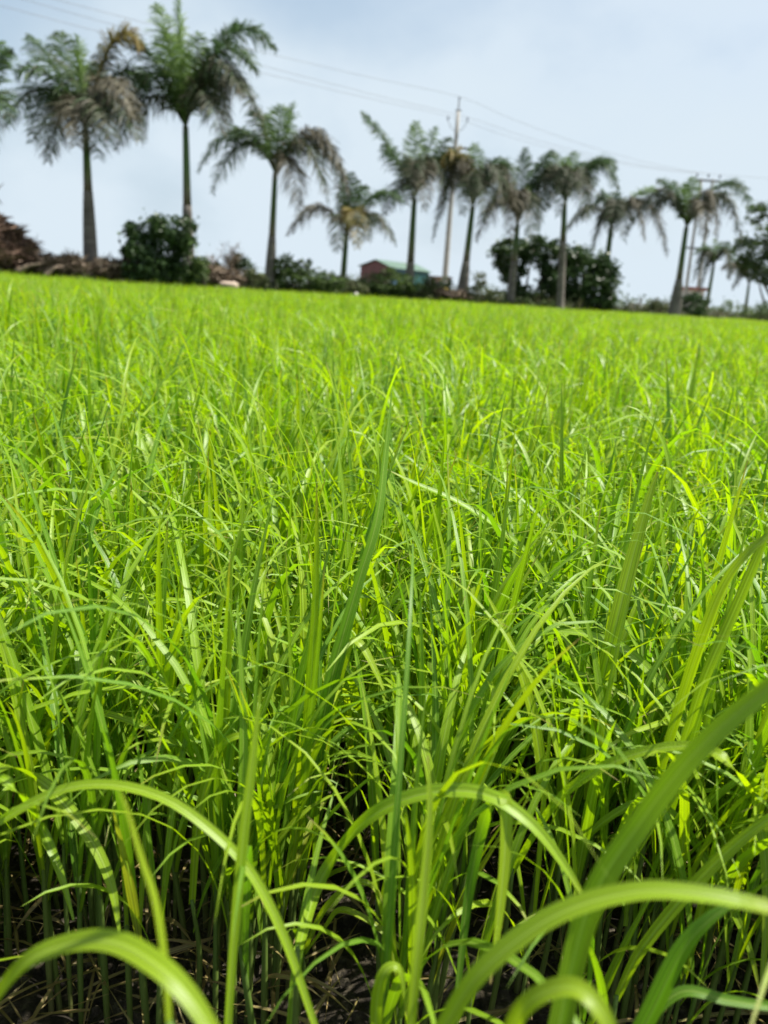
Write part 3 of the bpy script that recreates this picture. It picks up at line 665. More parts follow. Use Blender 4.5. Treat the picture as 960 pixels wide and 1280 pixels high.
PALMS = [
 ('grey trunk of a palm cut off by the left edge beside the dry heap', 20.5, (-2, 338), (-22, 168), 240, 8, 6,
   [(14, 64, 20, .5, 'g'), (8, 150, 34, -.5, 'g'), (0, 52, 10, .8, 'p'), (-6, 196, 40, .2, 'm'), (-60, 60, 20, 0, 'g'), (-100, 130, 30, 0, 'm'), (-70, 210, 30, 0, 'b'), (-30, 95, 25, -1.5, 'g')], .9),
 ('full crowned palm with a thick pale grey trunk, first from the left heap', 22, (114, 343), (107, 160), 232, 8.4, 4.0,
   [(8, 158, 40, .6, 'g'), (20, 92, 26, -.6, 'g'), (38, 46, 12, .5, 'g'), (75, 40, 6, 1.0, 'g'), (97, 46, 0, 0, 'p'), (64, 196, 38, -.8, 'm'), (40, 178, 44, .8, 'g'),
    (58, 140, 42, -1.6, 'b'), (82, 175, 48, -1.9, 'm'), (178, 60, 46, .4, 'y'), (150, 42, 14, .8, 'm'), (186, 108, 34, .8, 'g'), (170, 150, 44, -.9, 'b'), (148, 165, 46, -1.5, 'm'),
    (122, 196, 26, -.5, 'g'), (128, 118, 40, -2.2, 'b'), (104, 128, 44, -2.3, 'b'), (110, 85, 20, 1.8, 'g')], 1.12),
 ('tallest palm with a long bright green crownshaft behind the leafy bush', 22.5, (236, 350), (232, 158), 248, 7.6, 3.9,
   [(198, 6, 10, .4, 'p'), (222, -4, 0, 0, 'p'), (250, 42, 0, -.4, 'p'), (168, 48, 14, .6, 'g'), (205, 40, 6, -.8, 'p'), (344, 62, 52, .2, 'g'), (300, 32, 22, .7, 'g'), (322, 90, 46, -.6, 'g'),
    (304, 120, 46, -1.0, 'm'), (288, 150, 48, .5, 'm'), (262, 150, 46, -1.9, 'b'), (146, 186, 42, .3, 'm'), (158, 150, 50, -.6, 'g'), (152, 110, 30, .9, 'g'), (186, 165, 44, -1.5, 'b'),
    (215, 160, 58, -2.3, 'b'), (240, 150, 60, -2.3, 'b'), (238, 70, 10, 1.8, 'g')], 1.05),
 ('palm with two fronds arching wide on both sides and a slim dark trunk', 25, (337, 352), (344, 216), 286, 6.8, 3.2,
   [(368, 128, 0, .2, 'p'), (352, 132, 2, -.6, 'p'), (256, 152, 66, .3, 'm'), (248, 214, 42, -.4, 'g'), (266, 240, 42, .5, 'g'), (290, 175, 20, 1.2, 'g'), (436, 244, 56, .2, 'b'), (420, 212, 36, .8, 'm'),
    (410, 250, 44, -.7, 'm'), (374, 262, 32, -.9, 'b'), (330, 190, 50, -2.2, 'm'), (352, 175, 36, -2.0, 'g'), (320, 140, 14, .7, 'g')], 1.0),
 ('short thin palm with a lone brown frond reaching left, left of the red shed', 27, (428, 352), (433, 292), 345, 3.6, 3.2,
   [(424, 204, 6, .2, 'm'), (440, 216, 0, -.4, 'g'), (360, 292, 30, .2, 'b'), (504, 252, 24, .3, 'g'), (494, 304, 26, -.4, 'm'), (480, 240, 12, .8, 'g'), (440, 240, 40, -2.0, 'y'), (424, 262, 36, -2.2, 'm'), (452, 282, 36, -1.6, 'm'), (455, 232, 10, .6, 'g')], .85),
 ('palm with a long feathery frond raised to the left in front of the shed', 29, (512, 354), (518, 248), 312, 5.6, 3.4,
   [(452, 140, 10, .2, 'g'), (520, 152, 0, .4, 'p'), (546, 158, 0, -.3, 'p'), (562, 172, 10, .5, 'g'), (574, 198, 22, .2, 'g'), (556, 252, 42, -.5, 'm'), (480, 180, 6, -.8, 'g'), (512, 232, 52, -2.3, 'b'), (528, 240, 52, -2.2, 'b'), (496, 226, 30, -1.4, 'm'), (566, 236, 36, .8, 'g')], .95),
 ('palm with a yellowing bent frond and a broken stub on its swollen trunk', 29.5, (577, 372), (591, 258), 320, 7, 3.2,
   [(540, 226, 42, -.8, 'y'), (541, 300, 70, .2, 'm'), (552, 268, 52, -.8, 'b'), (594, 180, 0, .3, 'p'), (578, 192, 4, .8, 'g'), (620, 198, 10, .4, 'g'), (642, 218, 26, .3, 'g'), (646, 272, 44, .1, 'b'), (630, 262, 44, -.9, 'm'), (586, 240, 48, -2.2, 'm'), (602, 244, 46, -2.0, 'm'), (560, 200, 10, .6, 'g')], .95),
 ('palm rising left of centre from the dark twin bushes, fronds mostly upright', 31, (638, 378), (647, 280), 322, 4.6, 3,
   [(657, 186, 0, .2, 'g'), (626, 196, 6, .6, 'g'), (604, 232, 24, .3, 'g'), (606, 276, 36, -.3, 'm'), (690, 190, 16, .3, 'g'), (702, 232, 32, .2, 'm'), (674, 288, 36, -.6, 'g'), (640, 260, 52, -2.2, 'b'), (656, 262, 48, -2.0, 'm'), (620, 262, 44, -1.4, 'b'), (686, 262, 40, .8, 'g')], .95),
 ('palm in front of the dark twin bushes with a bright yellow green spear', 31.5, (700, 388), (706, 254), 300, 4.4, 3,
   [(718, 190, 0, .1, 'p'), (706, 198, 0, -.4, 'p'), (690, 188, 4, .6, 'g'), (770, 212, 26, .3, 'g'), (775, 246, 40, -.2, 'g'), (736, 272, 42, -.8, 'm'), (664, 216, 22, .4, 'g'), (660, 264, 42, -.3, 'm'), (680, 262, 40, -1.2, 'm'), (698, 240, 48, -2.2, 'b'), (718, 248, 46, -2.0, 'm'), (744, 232, 32, .8, 'g')], .95),
 ('leaning palm at the right end of the twin bushes with a brown hanging frond', 36, (752, 384), (764, 284), 330, 5, 3,
   [(752, 236, 0, .2, 'g'), (768, 240, 2, .7, 'g'), (822, 240, 16, .2, 'p'), (834, 320, 44, .1, 'b'), (806, 300, 36, -.8, 'b'), (706, 292, 26, .2, 'm'), (738, 322, 30, .3, 'm'), (760, 270, 40, -2.2, 'm'), (774, 280, 40, -1.8, 'm'), (742, 262, 24, .4, 'g')], .95),
 ('palm standing clear on a bare tapering trunk in front of the twin poles', 34, (843, 393), (858, 284), 345, 7.2, 3,
   [(823, 224, 10, .2, 'g'), (842, 226, 4, .7, 'g'), (866, 222, 0, -.2, 'p'), (856, 230, 0, .4, 'p'), (940, 266, 40, .2, 'g'), (906, 240, 8, .7, 'g'), (926, 300, 42, -.1, 'm'), (896, 300, 44, -.8, 'b'), (784, 290, 42, .2, 'm'), (812, 268, 26, .8, 'm'), (872, 274, 42, -2.1, 'b'), (884, 272, 36, -1.8, 'b')], .95),
 ('small slender palm between the twin poles and the leafy tree', 43, (883, 385), (892, 332), 372, 2.6, 1.9,
   [(894, 298, 0, .1, 'p'), (880, 304, 3, .6, 'g'), (868, 318, 12, .2, 'g'), (866, 352, 24, -.3, 'm'), (914, 322, 14, .2, 'g'), (912, 348, 24, -.6, 'm'), (874, 368, 26, .2, 'm'), (908, 302, 4, .7, 'g')], .8),
 ('thin pale trunked palm under the leafy tree with one brown frond curving left', 47, (932, 390), (936, 356), 380, 2.0, 1.6,
   [(902, 336, 14, -.2, 'b'), (910, 348, 20, -.8, 'b'), (926, 316, 2, .3, 'g'), (914, 322, 6, .4, 'g'), (950, 322, 4, .3, 'g'), (962, 344, 14, .1, 'g'), (916, 362, 18, .4, 'm')], .85),
]
for p_ in PALMS: palm(p_[0], p_[1], p_[2], p_[3], p_[4], p_[5], p_[6], p_[7], fs=p_[8])

# ------------------------------------------------------------------ bushes and trees
BARK = noise_mat('bush_bark', [(0.3, (0.06, 0.05, 0.04)), (0.7, (0.15, 0.12, 0.09))], 8, 6, .9, .4)
GREENS = {
 'dark': leaf_mat('leaf_dark', [(0, (0.022, 0.045, 0.014)), (.6, (0.040, 0.075, 0.022)), (1, (0.075, 0.12, 0.035))], tfac=.25, rough=.4),
 'mid': leaf_mat('leaf_mid', [(0, (0.035, 0.06, 0.018)), (.6, (0.075, 0.12, 0.032)), (1, (0.13, 0.18, 0.055))], tfac=.35),
 'light': leaf_mat('leaf_light', [(0, (0.06, 0.10, 0.03)), (.6, (0.10, 0.16, 0.045)), (1, (0.15, 0.21, 0.07))], tfac=.35),
 'dull': leaf_mat('leaf_dull', [(0, (0.05, 0.06, 0.026)), (.5, (0.075, 0.10, 0.036)), (1, (0.16, 0.145, 0.085))], tfac=.25),
 'dry': leaf_mat('leaf_dry', [(0, (0.055, 0.04, 0.03)), (.5, (0.13, 0.095, 0.065)), (1, (0.24, 0.19, 0.14))], tfac=.1, rough=.8),
 'red': leaf_mat('leaf_red_dry', [(0, (0.05, 0.032, 0.024)), (.5, (0.12, 0.072, 0.05)), (1, (0.22, 0.155, 0.115))], tfac=.1, rough=.8),
}
def leaf_cloud(clumps, n, size, aspect=.45, shell=.55, subs=26, sub_r=.28, long=None):
    """leaf-sized faces gathered in uneven sprays through the clump volumes"""
    Ps, Sh = [], []
    vol = np.array([np.prod(c[1]) ** .67 for c in clumps]); cnt = np.maximum(1, (n * vol / vol.sum()).astype(int))
    for (c, r), k in zip(clumps, cnt):
        r = np.asarray(r, float)
        sc = rng.normal(size=(subs, 3)); sc /= np.linalg.norm(sc, axis=1, keepdims=True)
        sc *= (shell + (1 - shell) * rng.random((subs, 1)) ** .5) * rng.uniform(.75, 1.12, (subs, 1))
        w = rng.uniform(.3, 1.0, subs); pick = rng.choice(subs, k, p=w / w.sum())
        p = sc[pick] + rng.normal(0, sub_r * .6, (k, 3)) * np.array([1, 1, .8])
        Ps.append(np.asarray(c) + p * r); Sh.append(np.clip(rng.normal(.45, .2, subs)[pick] + rng.normal(0, .15, k), 0, 1))
    P = np.concatenate(Ps); S_ = np.concatenate(Sh); n = len(P)
    P[:, 2] = np.maximum(P[:, 2], 0.12)
    d = rng.normal(size=(n, 3)); d[:, 2] *= .6
    if long is not None: d = d * .45 + np.asarray(long)
    d /= np.linalg.norm(d, axis=1, keepdims=True)
    s = np.cross(d, rng.normal(size=(n, 3))); s /= np.linalg.norm(s, axis=1, keepdims=True)
    l = size * rng.uniform(.6, 1.35, (n, 1))
    V = np.stack([P - d * l * .5, P + s * l * aspect * .5, P + d * l * .5, P - s * l * aspect * .5], 1).reshape(-1, 3)
    i = np.arange(n) * 4
    return V, np.stack([i, i + 1, i + 2, i + 3], 1), np.repeat(S_, 4)
def clump_px(D, items):
    """items (px,py,rx_px,ry_px[,dz]) -> clumps"""
    out = []
    for it in items:
        c = at(it[0], it[1], D + (it[4] if len(it) > 4 else 0)); k = D / F
        out.append((c, (it[2] * k, max(it[2], it[3]) * k * .8, it[3] * k)))
    return out
def bush(name, label, cat, D, base_px, items, n, size, mat, group=None, stems=5, trunk_r=.03, crown='crown', **kw):
    b = at(base_px[0], base_px[1], D); root = np.array([b[0], D, .28])
    o = empty(name, root, label, cat, group); cl = clump_px(D, items)
    V, Q, A = leaf_cloud(cl, n, size, **kw)
    part(crown, new_mesh(crown, V, Q, mats=[GREENS[mat]], attrs={'rnd': A}, smooth=False), o)
    mb = MB()
    for i in range(stems):
        c = cl[i % len(cl)][0] + rng.normal(0, .12, 3); s0 = root + np.array([rng.normal(0, trunk_r * 2), rng.normal(0, trunk_r * 2), -.05])
        mb.tube(spline([s0, (s0 * .55 + c * .45) + rng.normal(0, .08, 3), c], 8), np.linspace(trunk_r, trunk_r * .25, 8), 6)
    part('trunk' if name.endswith('tree') else 'stems', mb.mesh('stems', BARK), o)
    return o

bush('leafy_bush', 'dense dark green leafy bush hiding the foot of the tallest palm', 'bush', 21, (205, 352),
     [(200, 312, 40, 36), (175, 296, 20, 16), (215, 290, 26, 18, -.3), (232, 330, 18, 24), (166, 318, 14, 14), (190, 335, 34, 18, -.3), (240, 345, 12, 12, .2), (162, 285, 8, 8)], 9500, .13, 'dark', stems=7)
bush('leafy_bush', 'pale green bush at the right foot of the dense dark leafy bush', 'bush', 20.6, (250, 352), [(250, 340, 10, 14), (256, 330, 7, 8)], 700, .1, 'mid', stems=3)
bush('dry_shrub', 'bare greyish pink twiggy shrub standing right of the tallest palm', 'shrub', 23, (275, 352), [(272, 335, 22, 18), (290, 322, 14, 16), (300, 345, 14, 10)], 900, .22, 'dry', stems=26, trunk_r=.012, aspect=.08, long=(0, 0, .9), crown='twigs')
bush('leafy_bush', 'small round dark green bush left of the two-armed palm', 'bush', 23.5, (302, 356), [(302, 338, 13, 18), (298, 328, 8, 9)], 1300, .1, 'dark', stems=3)
bush('hedge', 'rambling dark hedge to the right of the two-armed palm trunk', 'hedge', 25, (385, 362),
     [(360, 345, 20, 20), (352, 334, 12, 14), (385, 352, 26, 14), (410, 354, 24, 13), (375, 336, 10, 10), (345, 356, 16, 12), (386, 330, 4, 6)], 4200, .12, 'mid', stems=8)
bush('leafy_bush', 'dull olive bush at the right end of the rambling hedge', 'bush', 26, (440, 362), [(440, 358, 18, 10), (428, 352, 14, 9)], 1200, .11, 'dull', stems=4)
bush('leafy_bush', 'yellowish green bush in front of the red gable of the shed', 'bush', 28, (482, 370), [(485, 354, 28, 15), (464, 357, 18, 12), (505, 360, 18, 11), (487, 344, 12, 9)], 3600, .12, 'mid', stems=5)
bush('leafy_bush', 'low olive bush at the foot of the palm before the teal wall', 'bush', 28.5, (525, 374), [(523, 364, 18, 10), (536, 358, 10, 12)], 1300, .12, 'dull', stems=4)
bush('leafy_bush', 'weedy green clump below the yellow band of the utility pole', 'bush', 30, (557, 370), [(557, 358, 8, 12), (548, 364, 10, 8)], 800, .1, 'mid', stems=3)
bush('leafy_bush', 'scrubby bush with loose shoots right of the swollen palm trunk', 'bush', 29, (605, 378), [(604, 368, 20, 11), (598, 352, 10, 12), (618, 370, 12, 9)], 1500, .11, 'dull', stems=6)
bush('broadleaf_tree', 'left one of the dark twin bushes, with sky showing through its lower crown', 'tree', 33, (655, 386),
     [(640, 318, 22, 18), (672, 312, 26, 18), (640, 345, 14, 20), (690, 325, 18, 22), (632, 330, 14, 14), (660, 372, 26, 14), (690, 360, 18, 24), (622, 312, 8, 9)], 9500, .17, 'dark', stems=7, trunk_r=.07)
bush('broadleaf_tree', 'right one of the dark twin bushes, a solid rounded mass', 'tree', 33.5, (735, 390),
     [(728, 345, 36, 34), (716, 325, 22, 18), (750, 352, 20, 32), (705, 362, 22, 24), (735, 372, 32, 16), (752, 332, 12, 14), (762, 370, 9, 16)], 12000, .17, 'dark', stems=7, trunk_r=.07)
bush('leafy_bush', 'small grey green bush between the planks and the clear standing palm', 'bush', 36, (820, 394), [(820, 386, 11, 10), (817, 380, 6, 6)], 700, .12, 'dull', stems=3)
bush('leafy_bush', 'round dark bush directly right of the clear standing palm trunk', 'bush', 35, (870, 398), [(869, 382, 16, 15), (864, 374, 10, 10), (876, 392, 10, 8)], 1900, .12, 'dark', stems=4)
bush('leafy_bush', 'small light green bush far off below the slender palm', 'bush', 50, (908, 396), [(908, 385, 7, 9), (896, 388, 7, 6)], 500, .14, 'light', stems=3)
bush('hedge', 'olive hedge running out of the picture below the leafy tree', 'hedge', 40, (955, 402), [(945, 393, 20, 10), (968, 388, 20, 14), (990, 390, 18, 14), (925, 397, 12, 6)], 2600, .14, 'mid', stems=6)
bush('broadleaf_tree', 'light green broadleaf tree reaching in from the right edge', 'tree', 44, (985, 392),
     [(954, 300, 24, 24), (944, 268, 14, 12), (968, 330, 26, 22), (934, 312, 16, 18), (985, 290, 28, 30), (1010, 320, 30, 30), (938, 335, 14, 12), (952, 350, 14, 9), (958, 262, 12, 10), (928, 330, 10, 10)], 9000, .19, 'mid', stems=9, trunk_r=.09)

for D_, bx, its, n_, mt, lb in [
   (23, 255, [(258, 346, 14, 12), (268, 338, 10, 9)], 1100, 'dull', 'dull olive bush between the pale green bush and the twiggy shrub'),
   (22.5, 322, [(322, 352, 13, 9), (314, 347, 8, 8)], 900, 'dull', 'low dull green bush between the round dark bush and the two-armed palm'),
   (21.5, 140, [(138, 340, 16, 8), (126, 343, 12, 7)], 900, 'dull', 'low weedy bush right of the first grey palm foot'),
   (24.2, 275, [(262, 350, 16, 7), (285, 352, 14, 6)], 800, 'mid', 'low green bush at the foot of the bare twiggy shrub'),
   (27.5, 405, [(400, 360, 22, 8), (420, 360, 16, 8)], 1300, 'dull', 'low olive bush below the middle of the rambling hedge'),
   (30.5, 585, [(585, 374, 22, 8), (572, 368, 10, 9)], 1200, 'dull', 'low olive bush around the foot of the swollen palm trunk'),
   (32, 680, [(678, 384, 24, 8), (650, 380, 16, 8)], 1200, 'mid', 'low green bush in front of the gap between the twin bushes'),
   (37, 785, [(785, 391, 22, 7), (805, 392, 16, 6)], 900, 'dull', 'low olive bush in the open gap below the plank pile'),
   (39, 900, [(902, 397, 22, 7), (885, 396, 10, 7)], 900, 'dull', 'low olive bush right of the round dark bush')]:
    bush('leafy_bush', lb, 'bush', D_, (bx, its[0][1] + 6), its, n_, .11, mt, stems=4, trunk_r=.015)

# heap of dry fronds and twigs at the left, fallen stalks on the bank
def heap(name, label, cat, D, base_px, items, n, size, mat, core_h):
    b = at(base_px[0], base_px[1], D); root = np.array([b[0], D, .28]); o = empty(name, root, label, cat); cl = clump_px(D, items)
    V, Q, A = leaf_cloud(cl, n, size, aspect=.10, shell=.3, subs=40, sub_r=.35)
    part('twigs', new_mesh('twigs', V, Q, mats=[GREENS[mat]], attrs={'rnd': A}, smooth=False), o)
    mb = MB()
    for c, r in cl:                          # the packed inside of the heap
        th = np.linspace(0, 2 * np.pi, 14, endpoint=False); ph = np.linspace(-1.3, 1.3, 7)
        v = np.array([(np.cos(a) * np.cos(p), np.sin(a) * np.cos(p), np.sin(p)) for p in ph for a in th])
        v = v * (1 + .18 * rng.normal(size=(len(v), 1))) * np.asarray(r) * .72 + c
        F_ = [(i * 14 + j, i * 14 + (j + 1) % 14, (i + 1) * 14 + (j + 1) % 14, (i + 1) * 14 + j) for i in range(6) for j in range(14)]
        mb.add(v, F_, .2)
    part('packed_core', mb.mesh('packed_core', GREENS[mat], smooth=False), o)
    return o
heap('brush_heap', 'tall reddish brown heap of dry fronds against the left edge', 'brush heap', 20.5, (10, 340),
     [(6, 318, 34, 26), (-10, 290, 26, 26), (30, 318, 22, 16), (-40, 290, 40, 46), (14, 292, 14, 12)], 5200, .5, 'red', .8)
heap('brush_heap', 'low brown strip of dry branches between the tall heap and the first grey palm', 'brush heap', 20.8, (70, 342),
     [(60, 332, 26, 12), (88, 331, 20, 11), (40, 333, 22, 13)], 2600, .42, 'dry', .3)
heap('brush_heap', 'low pile of dry branches between the first grey palm and the leafy bush', 'brush heap', 21, (150, 345),
     [(150, 335, 22, 10), (135, 338, 14, 10), (168, 337, 18, 10)], 1900, .42, 'dry', .3)
heap('brush_heap', 'dark brown tangle of branches beneath the bare twiggy shrub', 'brush heap', 22.4, (270, 354),
     [(268, 346, 20, 9), (290, 350, 14, 7)], 1400, .4, 'dry', .3)
heap('brush_heap', 'straw coloured pile of dry stalks left of the swollen palm trunk', 'brush heap', 29, (555, 374),
     [(552, 368, 22, 6), (575, 370, 16, 5)], 1200, .35, 'dry', .3)

# ------------------------------------------------------------------ small man-made things
WOODP = noise_mat('weathered_wood', [(0.3, (0.14, 0.11, 0.085)), (0.7, (0.28, 0.23, 0.18))], 6, 6, .85, .3, (1, 1, 6))
CONC = noise_mat('pole_concrete', [(0.3, (0.26, 0.25, 0.23)), (0.7, (0.38, 0.37, 0.34))], 5, 6, .9, .2)
YEL = noise_mat('yellow_paint', [(0.3, (0.50, 0.36, 0.03)), (0.7, (0.62, 0.46, 0.05))], 9, 5, .6)
BLK = noise_mat('black_paint', [(0.3, (0.02, 0.02, 0.02)), (0.7, (0.05, 0.05, 0.05))], 9, 5, .6)
STEEL = noise_mat('galvanised_steel', [(0.3, (0.16, 0.165, 0.17)), (0.7, (0.27, 0.27, 0.275))], 8, 4, .55)
CABLE = noise_mat('cable', [(0.3, (0.14, 0.145, 0.15)), (0.7, (0.2, 0.205, 0.21))], 3, 2, .6)
def sheet_mat(name, col, rust=(0.16, 0.07, 0.04)):
    m, t, p, o = base_mat(name)
    c = t.nodes.new('ShaderNodeTexCoord'); n = t.nodes.new('ShaderNodeTexNoise'); n.inputs['Scale'].default_value = 2.2; n.inputs['Detail'].default_value = 7
    t.links.new(c.outputs['Object'], n.inputs[0])
    d = tuple(x * .75 for x in col); r = ramp(t, [(.3, d), (.55, col), (.68, col), (.8, rust)]); t.links.new(n.outputs['Fac'], r.inputs[0])
    t.links.new(r.outputs[0], p.inputs['Base Color']); p.inputs['Roughness'].default_value = .6
    return m
S_RED = sheet_mat('red_sheet', (0.12, 0.052, 0.055)); S_BLUE = sheet_mat('blue_sheet', (0.045, 0.11, 0.18)); S_TEAL = sheet_mat('teal_sheet', (0.035, 0.12, 0.115))
S_GREEN = sheet_mat('green_roof', (0.06, 0.115, 0.08)); S_BROWN = sheet_mat('brown_brick', (0.20, 0.13, 0.10)); WHITE = sheet_mat('white_wall', (0.62, 0.60, 0.57), (.4, .36, .3))
ROOFRED = sheet_mat('red_roof', (0.30, 0.13, 0.11)); ROCK = noise_mat('pinkish_stone', [(.3, (.30, .23, .18)), (.7, (.45, .36, .29))], 4, 6, .9, .4)

def corrugated(mb, A, B, z0, z1, nrm, n=24, amp=.03, ztop=None):
    """upright corrugated sheet from A to B (xy)"""
    t = np.linspace(0, 1, n * 4 + 1); o_ = amp * np.sin(t * n * 2 * np.pi)
    P = A[None] + (B - A)[None] * t[:, None] + nrm[None] * o_[:, None]
    zt = np.full(len(t), z1) if ztop is None else np.array([ztop(x) for x in t])
    lo = np.column_stack([P, np.full(len(t), z0)]); hi = np.column_stack([P, zt]); k = len(t)
    mb.add(np.vstack([lo, hi]), [(i, i + 1, k + i + 1, k + i) for i in range(k - 1)])
a = at(450, 350, 66); b_ = at(488, 350, 65); c_ = at(536, 350, 70)
A2, B2 = a[:2], b_[:2]; dn = (c_ - b_)[:2]; C2 = B2 + dn; D2 = A2 + dn
gz0 = .15; eav = at(488, 335, 65)[2]; rid = at(470, 326, 66)[2]
n1 = np.array([B2[1] - A2[1], -(B2[0] - A2[0])]); n1 /= np.linalg.norm(n1); n2 = np.array([dn[1], -dn[0]]); n2 /= np.linalg.norm(n2)
shed = empty('shed', (*((A2 + C2) / 2), gz0), 'small sheet metal shed with red gable, blue and teal wall and green roof', 'shed')
mb = MB(); corrugated(mb, A2, B2, gz0, eav, n1, 12, .03, lambda x: eav + (rid - eav) * (1 - abs(2 * x - 1))); part('gable_wall', mb.mesh('w', S_RED), shed, 'rusty red gable wall')
mb = MB(); corrugated(mb, D2, C2, gz0, eav, -n1, 12, .03, lambda x: eav + (rid - eav) * (1 - abs(2 * x - 1))); part('gable_wall', mb.mesh('w', S_TEAL), shed)
M2 = B2 + dn * .38
mb = MB(); corrugated(mb, B2, M2, gz0, eav, n2, 10); part('side_wall', mb.mesh('w', S_BLUE), shed, 'blue front section of the long wall')
mb = MB(); corrugated(mb, M2 + dn * .004, C2, gz0, eav, n2, 16); part('side_wall', mb.mesh('w', S_TEAL), shed, 'teal rear section of the long wall')
mb = MB(); corrugated(mb, A2, D2, gz0, eav, n2, 24); part('side_wall', mb.mesh('w', S_RED), shed)
mb = MB(); ax = (B2 - A2) / np.linalg.norm(B2 - A2); ad = dn / np.linalg.norm(dn); mid1 = (A2 + B2) / 2
for sd in (A2, B2):
    out = (sd - mid1) * 1.12; ez = eav - .12 * (rid - eav)
    q = [np.append(mid1 + out - ad * .15, ez + .05), np.append(mid1 + out + dn + ad * .15, ez + .05), np.append(mid1 + dn + ad * .15, rid + .06), np.append(mid1 - ad * .15, rid + .06)]
    q2 = [x + np.array([0, 0, .05]) for x in q]
    mb.add(np.array(q + q2), [(3, 2, 1, 0), (4, 5, 6, 7), (0, 1, 5, 4), (1, 2, 6, 5), (2, 3, 7, 6), (3, 0, 4, 7)])
part('roof', mb.mesh('roof', S_GREEN, smooth=False), shed)

def masonry(name, label, cat, D, x0, x1, ytop, depth, wall_m, roof_m, over=.2, roof_t=.1):
    p0 = at(x0, 370, D); p1 = at(x1, 370, D); zt = at((x0 + x1) / 2, ytop, D)[2]; z0 = .1
    c = (p0 + p1) / 2; o = empty(name, (c[0], D + depth / 2, z0), label, cat)
    hw = (p1[0] - p0[0]) / 2
    mb = MB(); mb.box((c[0], D + depth / 2, (z0 + zt) / 2), (hw, depth / 2, (zt - z0) / 2)); part('wall', mb.mesh('wall', wall_m, smooth=False), o)
    mb = MB(); mb.box((c[0], D + depth / 2, zt + roof_t / 2 + .003), (hw + over, depth / 2 + over, roof_t / 2)); part('roof', mb.mesh('roof', roof_m, smooth=False), o)
    return o, c, hw, zt
o, c, hw, zt = masonry('outbuilding', 'low brown brick outbuilding right of the teal shed wall', 'outbuilding', 67, 537, 562, 347, 3, S_BROWN, S_BROWN, .1)
mb = MB(); mb.box((c[0] - .4, 66.97, .9), (.4, .025, .8)); part('door', mb.mesh('door', BLK, smooth=False), o)
o, c, hw, zt = masonry('hut', 'small white hut with a flat red roof behind the round dark bush', 'hut', 52, 861, 880, 363, 2.0, WHITE, ROOFRED, .12, .2)
mb = MB(); mb.box((c[0] + .3, 51.97, 1.1), (.4, .025, .35)); part('window', mb.mesh('window', BLK, smooth=False), o)

# white block on the bank, pinkish stone
def stone(name, label, cat, px, py, D, size, mat):
    p = at(px, py, D); o = empty(name, (p[0], D, p[2] - size[2]), label, cat)
    th = np.linspace(0, 2 * np.pi, 12, endpoint=False); ph = np.linspace(-1.45, 1.45, 8)
    sq = lambda x: np.sign(x) * np.abs(x) ** .6
    v = np.array([(sq(np.cos(a)) * np.cos(p_) ** .7, sq(np.sin(a)) * np.cos(p_) ** .7, sq(np.sin(p_))) for p_ in ph for a in th])
    v = v * (1 + .06 * rng.normal(size=(len(v), 1))) * np.asarray(size) + np.array([0, 0, size[2]])
    F_ = [(i * 12 + j, i * 12 + (j + 1) % 12, (i + 1) * 12 + (j + 1) % 12, (i + 1) * 12 + j) for i in range(7) for j in range(12)] + [tuple(range(12))[::-1], tuple(84 + j for j in range(12))]
    mb = MB(); mb.add(v, F_); me = mb.mesh('body', mat); link('body', me, o); return o
stone('stone', 'rounded pinkish stone at the field edge below the bare twiggy shrub', 'stone', 286, 357, 22, (.28, .2, .11), ROCK)
stone('block', 'small whitish block at the field edge left of the yellowish bush', 'block', 440, 368, 27, (.22, .2, .13), WHITE)

# pile of planks with an upright stake
p = at(792, 384, 40); o = empty('plank_pile', (p[0], 40, .3), 'small pile of weathered planks with an upright stake in the open gap', 'plank pile')
mb = MB()
for i in range(5): mb.box((p[0] - .05 + rng.normal(0, .05), 40 + (i % 2) * .2, .38 + .11 * i), (.38 - .03 * i, .09, .045), rng.normal(0, .12))
part('planks', mb.mesh('planks', WOODP, smooth=False), o)
mb = MB(); mb.box((p[0] + .32, 40.1, .7), (.035, .035, .45)); part('stake', mb.mesh('stake', WOODP, smooth=False), o)

# fallen frond stalks lying on the bank at the left
for (x0, y0, x1, y1, D, lab) in [(56, 345, 78, 331, 20.2, 'pale split frond stalk lying on the bank left of the first grey palm'),
                                 (20, 340, 52, 330, 20.0, 'brown frond stalk lying in front of the tall dry heap')]:
    p0, p1 = at(x0, y0, D), at(x1, y1, D + .3); o = empty('fallen_frond', p0, lab, 'fallen frond')
    mb = MB(); P = spline([p0, (p0 + p1) / 2 + np.array([0, 0, .05]), p1], 8); mb.tube(P, np.linspace(.09, .03, 8), 7, .7); part('stalk', mb.mesh('stalk', GREENS['dry']), o)

# broken stubs of two palms
# utility pole
PD = 40.0
pb = at(556, 352, PD); pt = at(574, 126, PD); root = np.array([pb[0], PD, .2])
pole = empty('utility_pole', root, 'tall slim utility pole with a yellow band and steel arms behind the palms', 'utility pole')
ax_ = lambda f: root + (pt - root) * f
mb = MB(); mb.tube([ax_(f) for f in np.linspace(-.03, .95, 10)], np.linspace(.16, .085, 10), 12); part('shaft', mb.mesh('shaft', CONC), pole)
mb = MB(); mb.tube([ax_(.045), ax_(.085)], [.168, .166], 14); part('painted_band', mb.mesh('band', YEL), pole, 'yellow painted band')
mb = MB(); mb.tube([ax_(.087), ax_(.115)], [.166, .164], 14); part('painted_band', mb.mesh('band', BLK), pole, 'black painted band')
def px2(px, py, D=PD): return at(px, py, D)
k = PD / F
INS = {}
mb = MB()
for s in (-1, 1):
    e0 = ax_(.86); e1 = e0 + np.array([s * .24, 0, .08]); e2 = e0 + np.array([s * .46, 0, .44])
    mb.tube(spline([e0, e1, e2], 7), .014, 6)
part('crossarm', mb.mesh('arm', STEEL), pole, 'V-shaped steel arm')
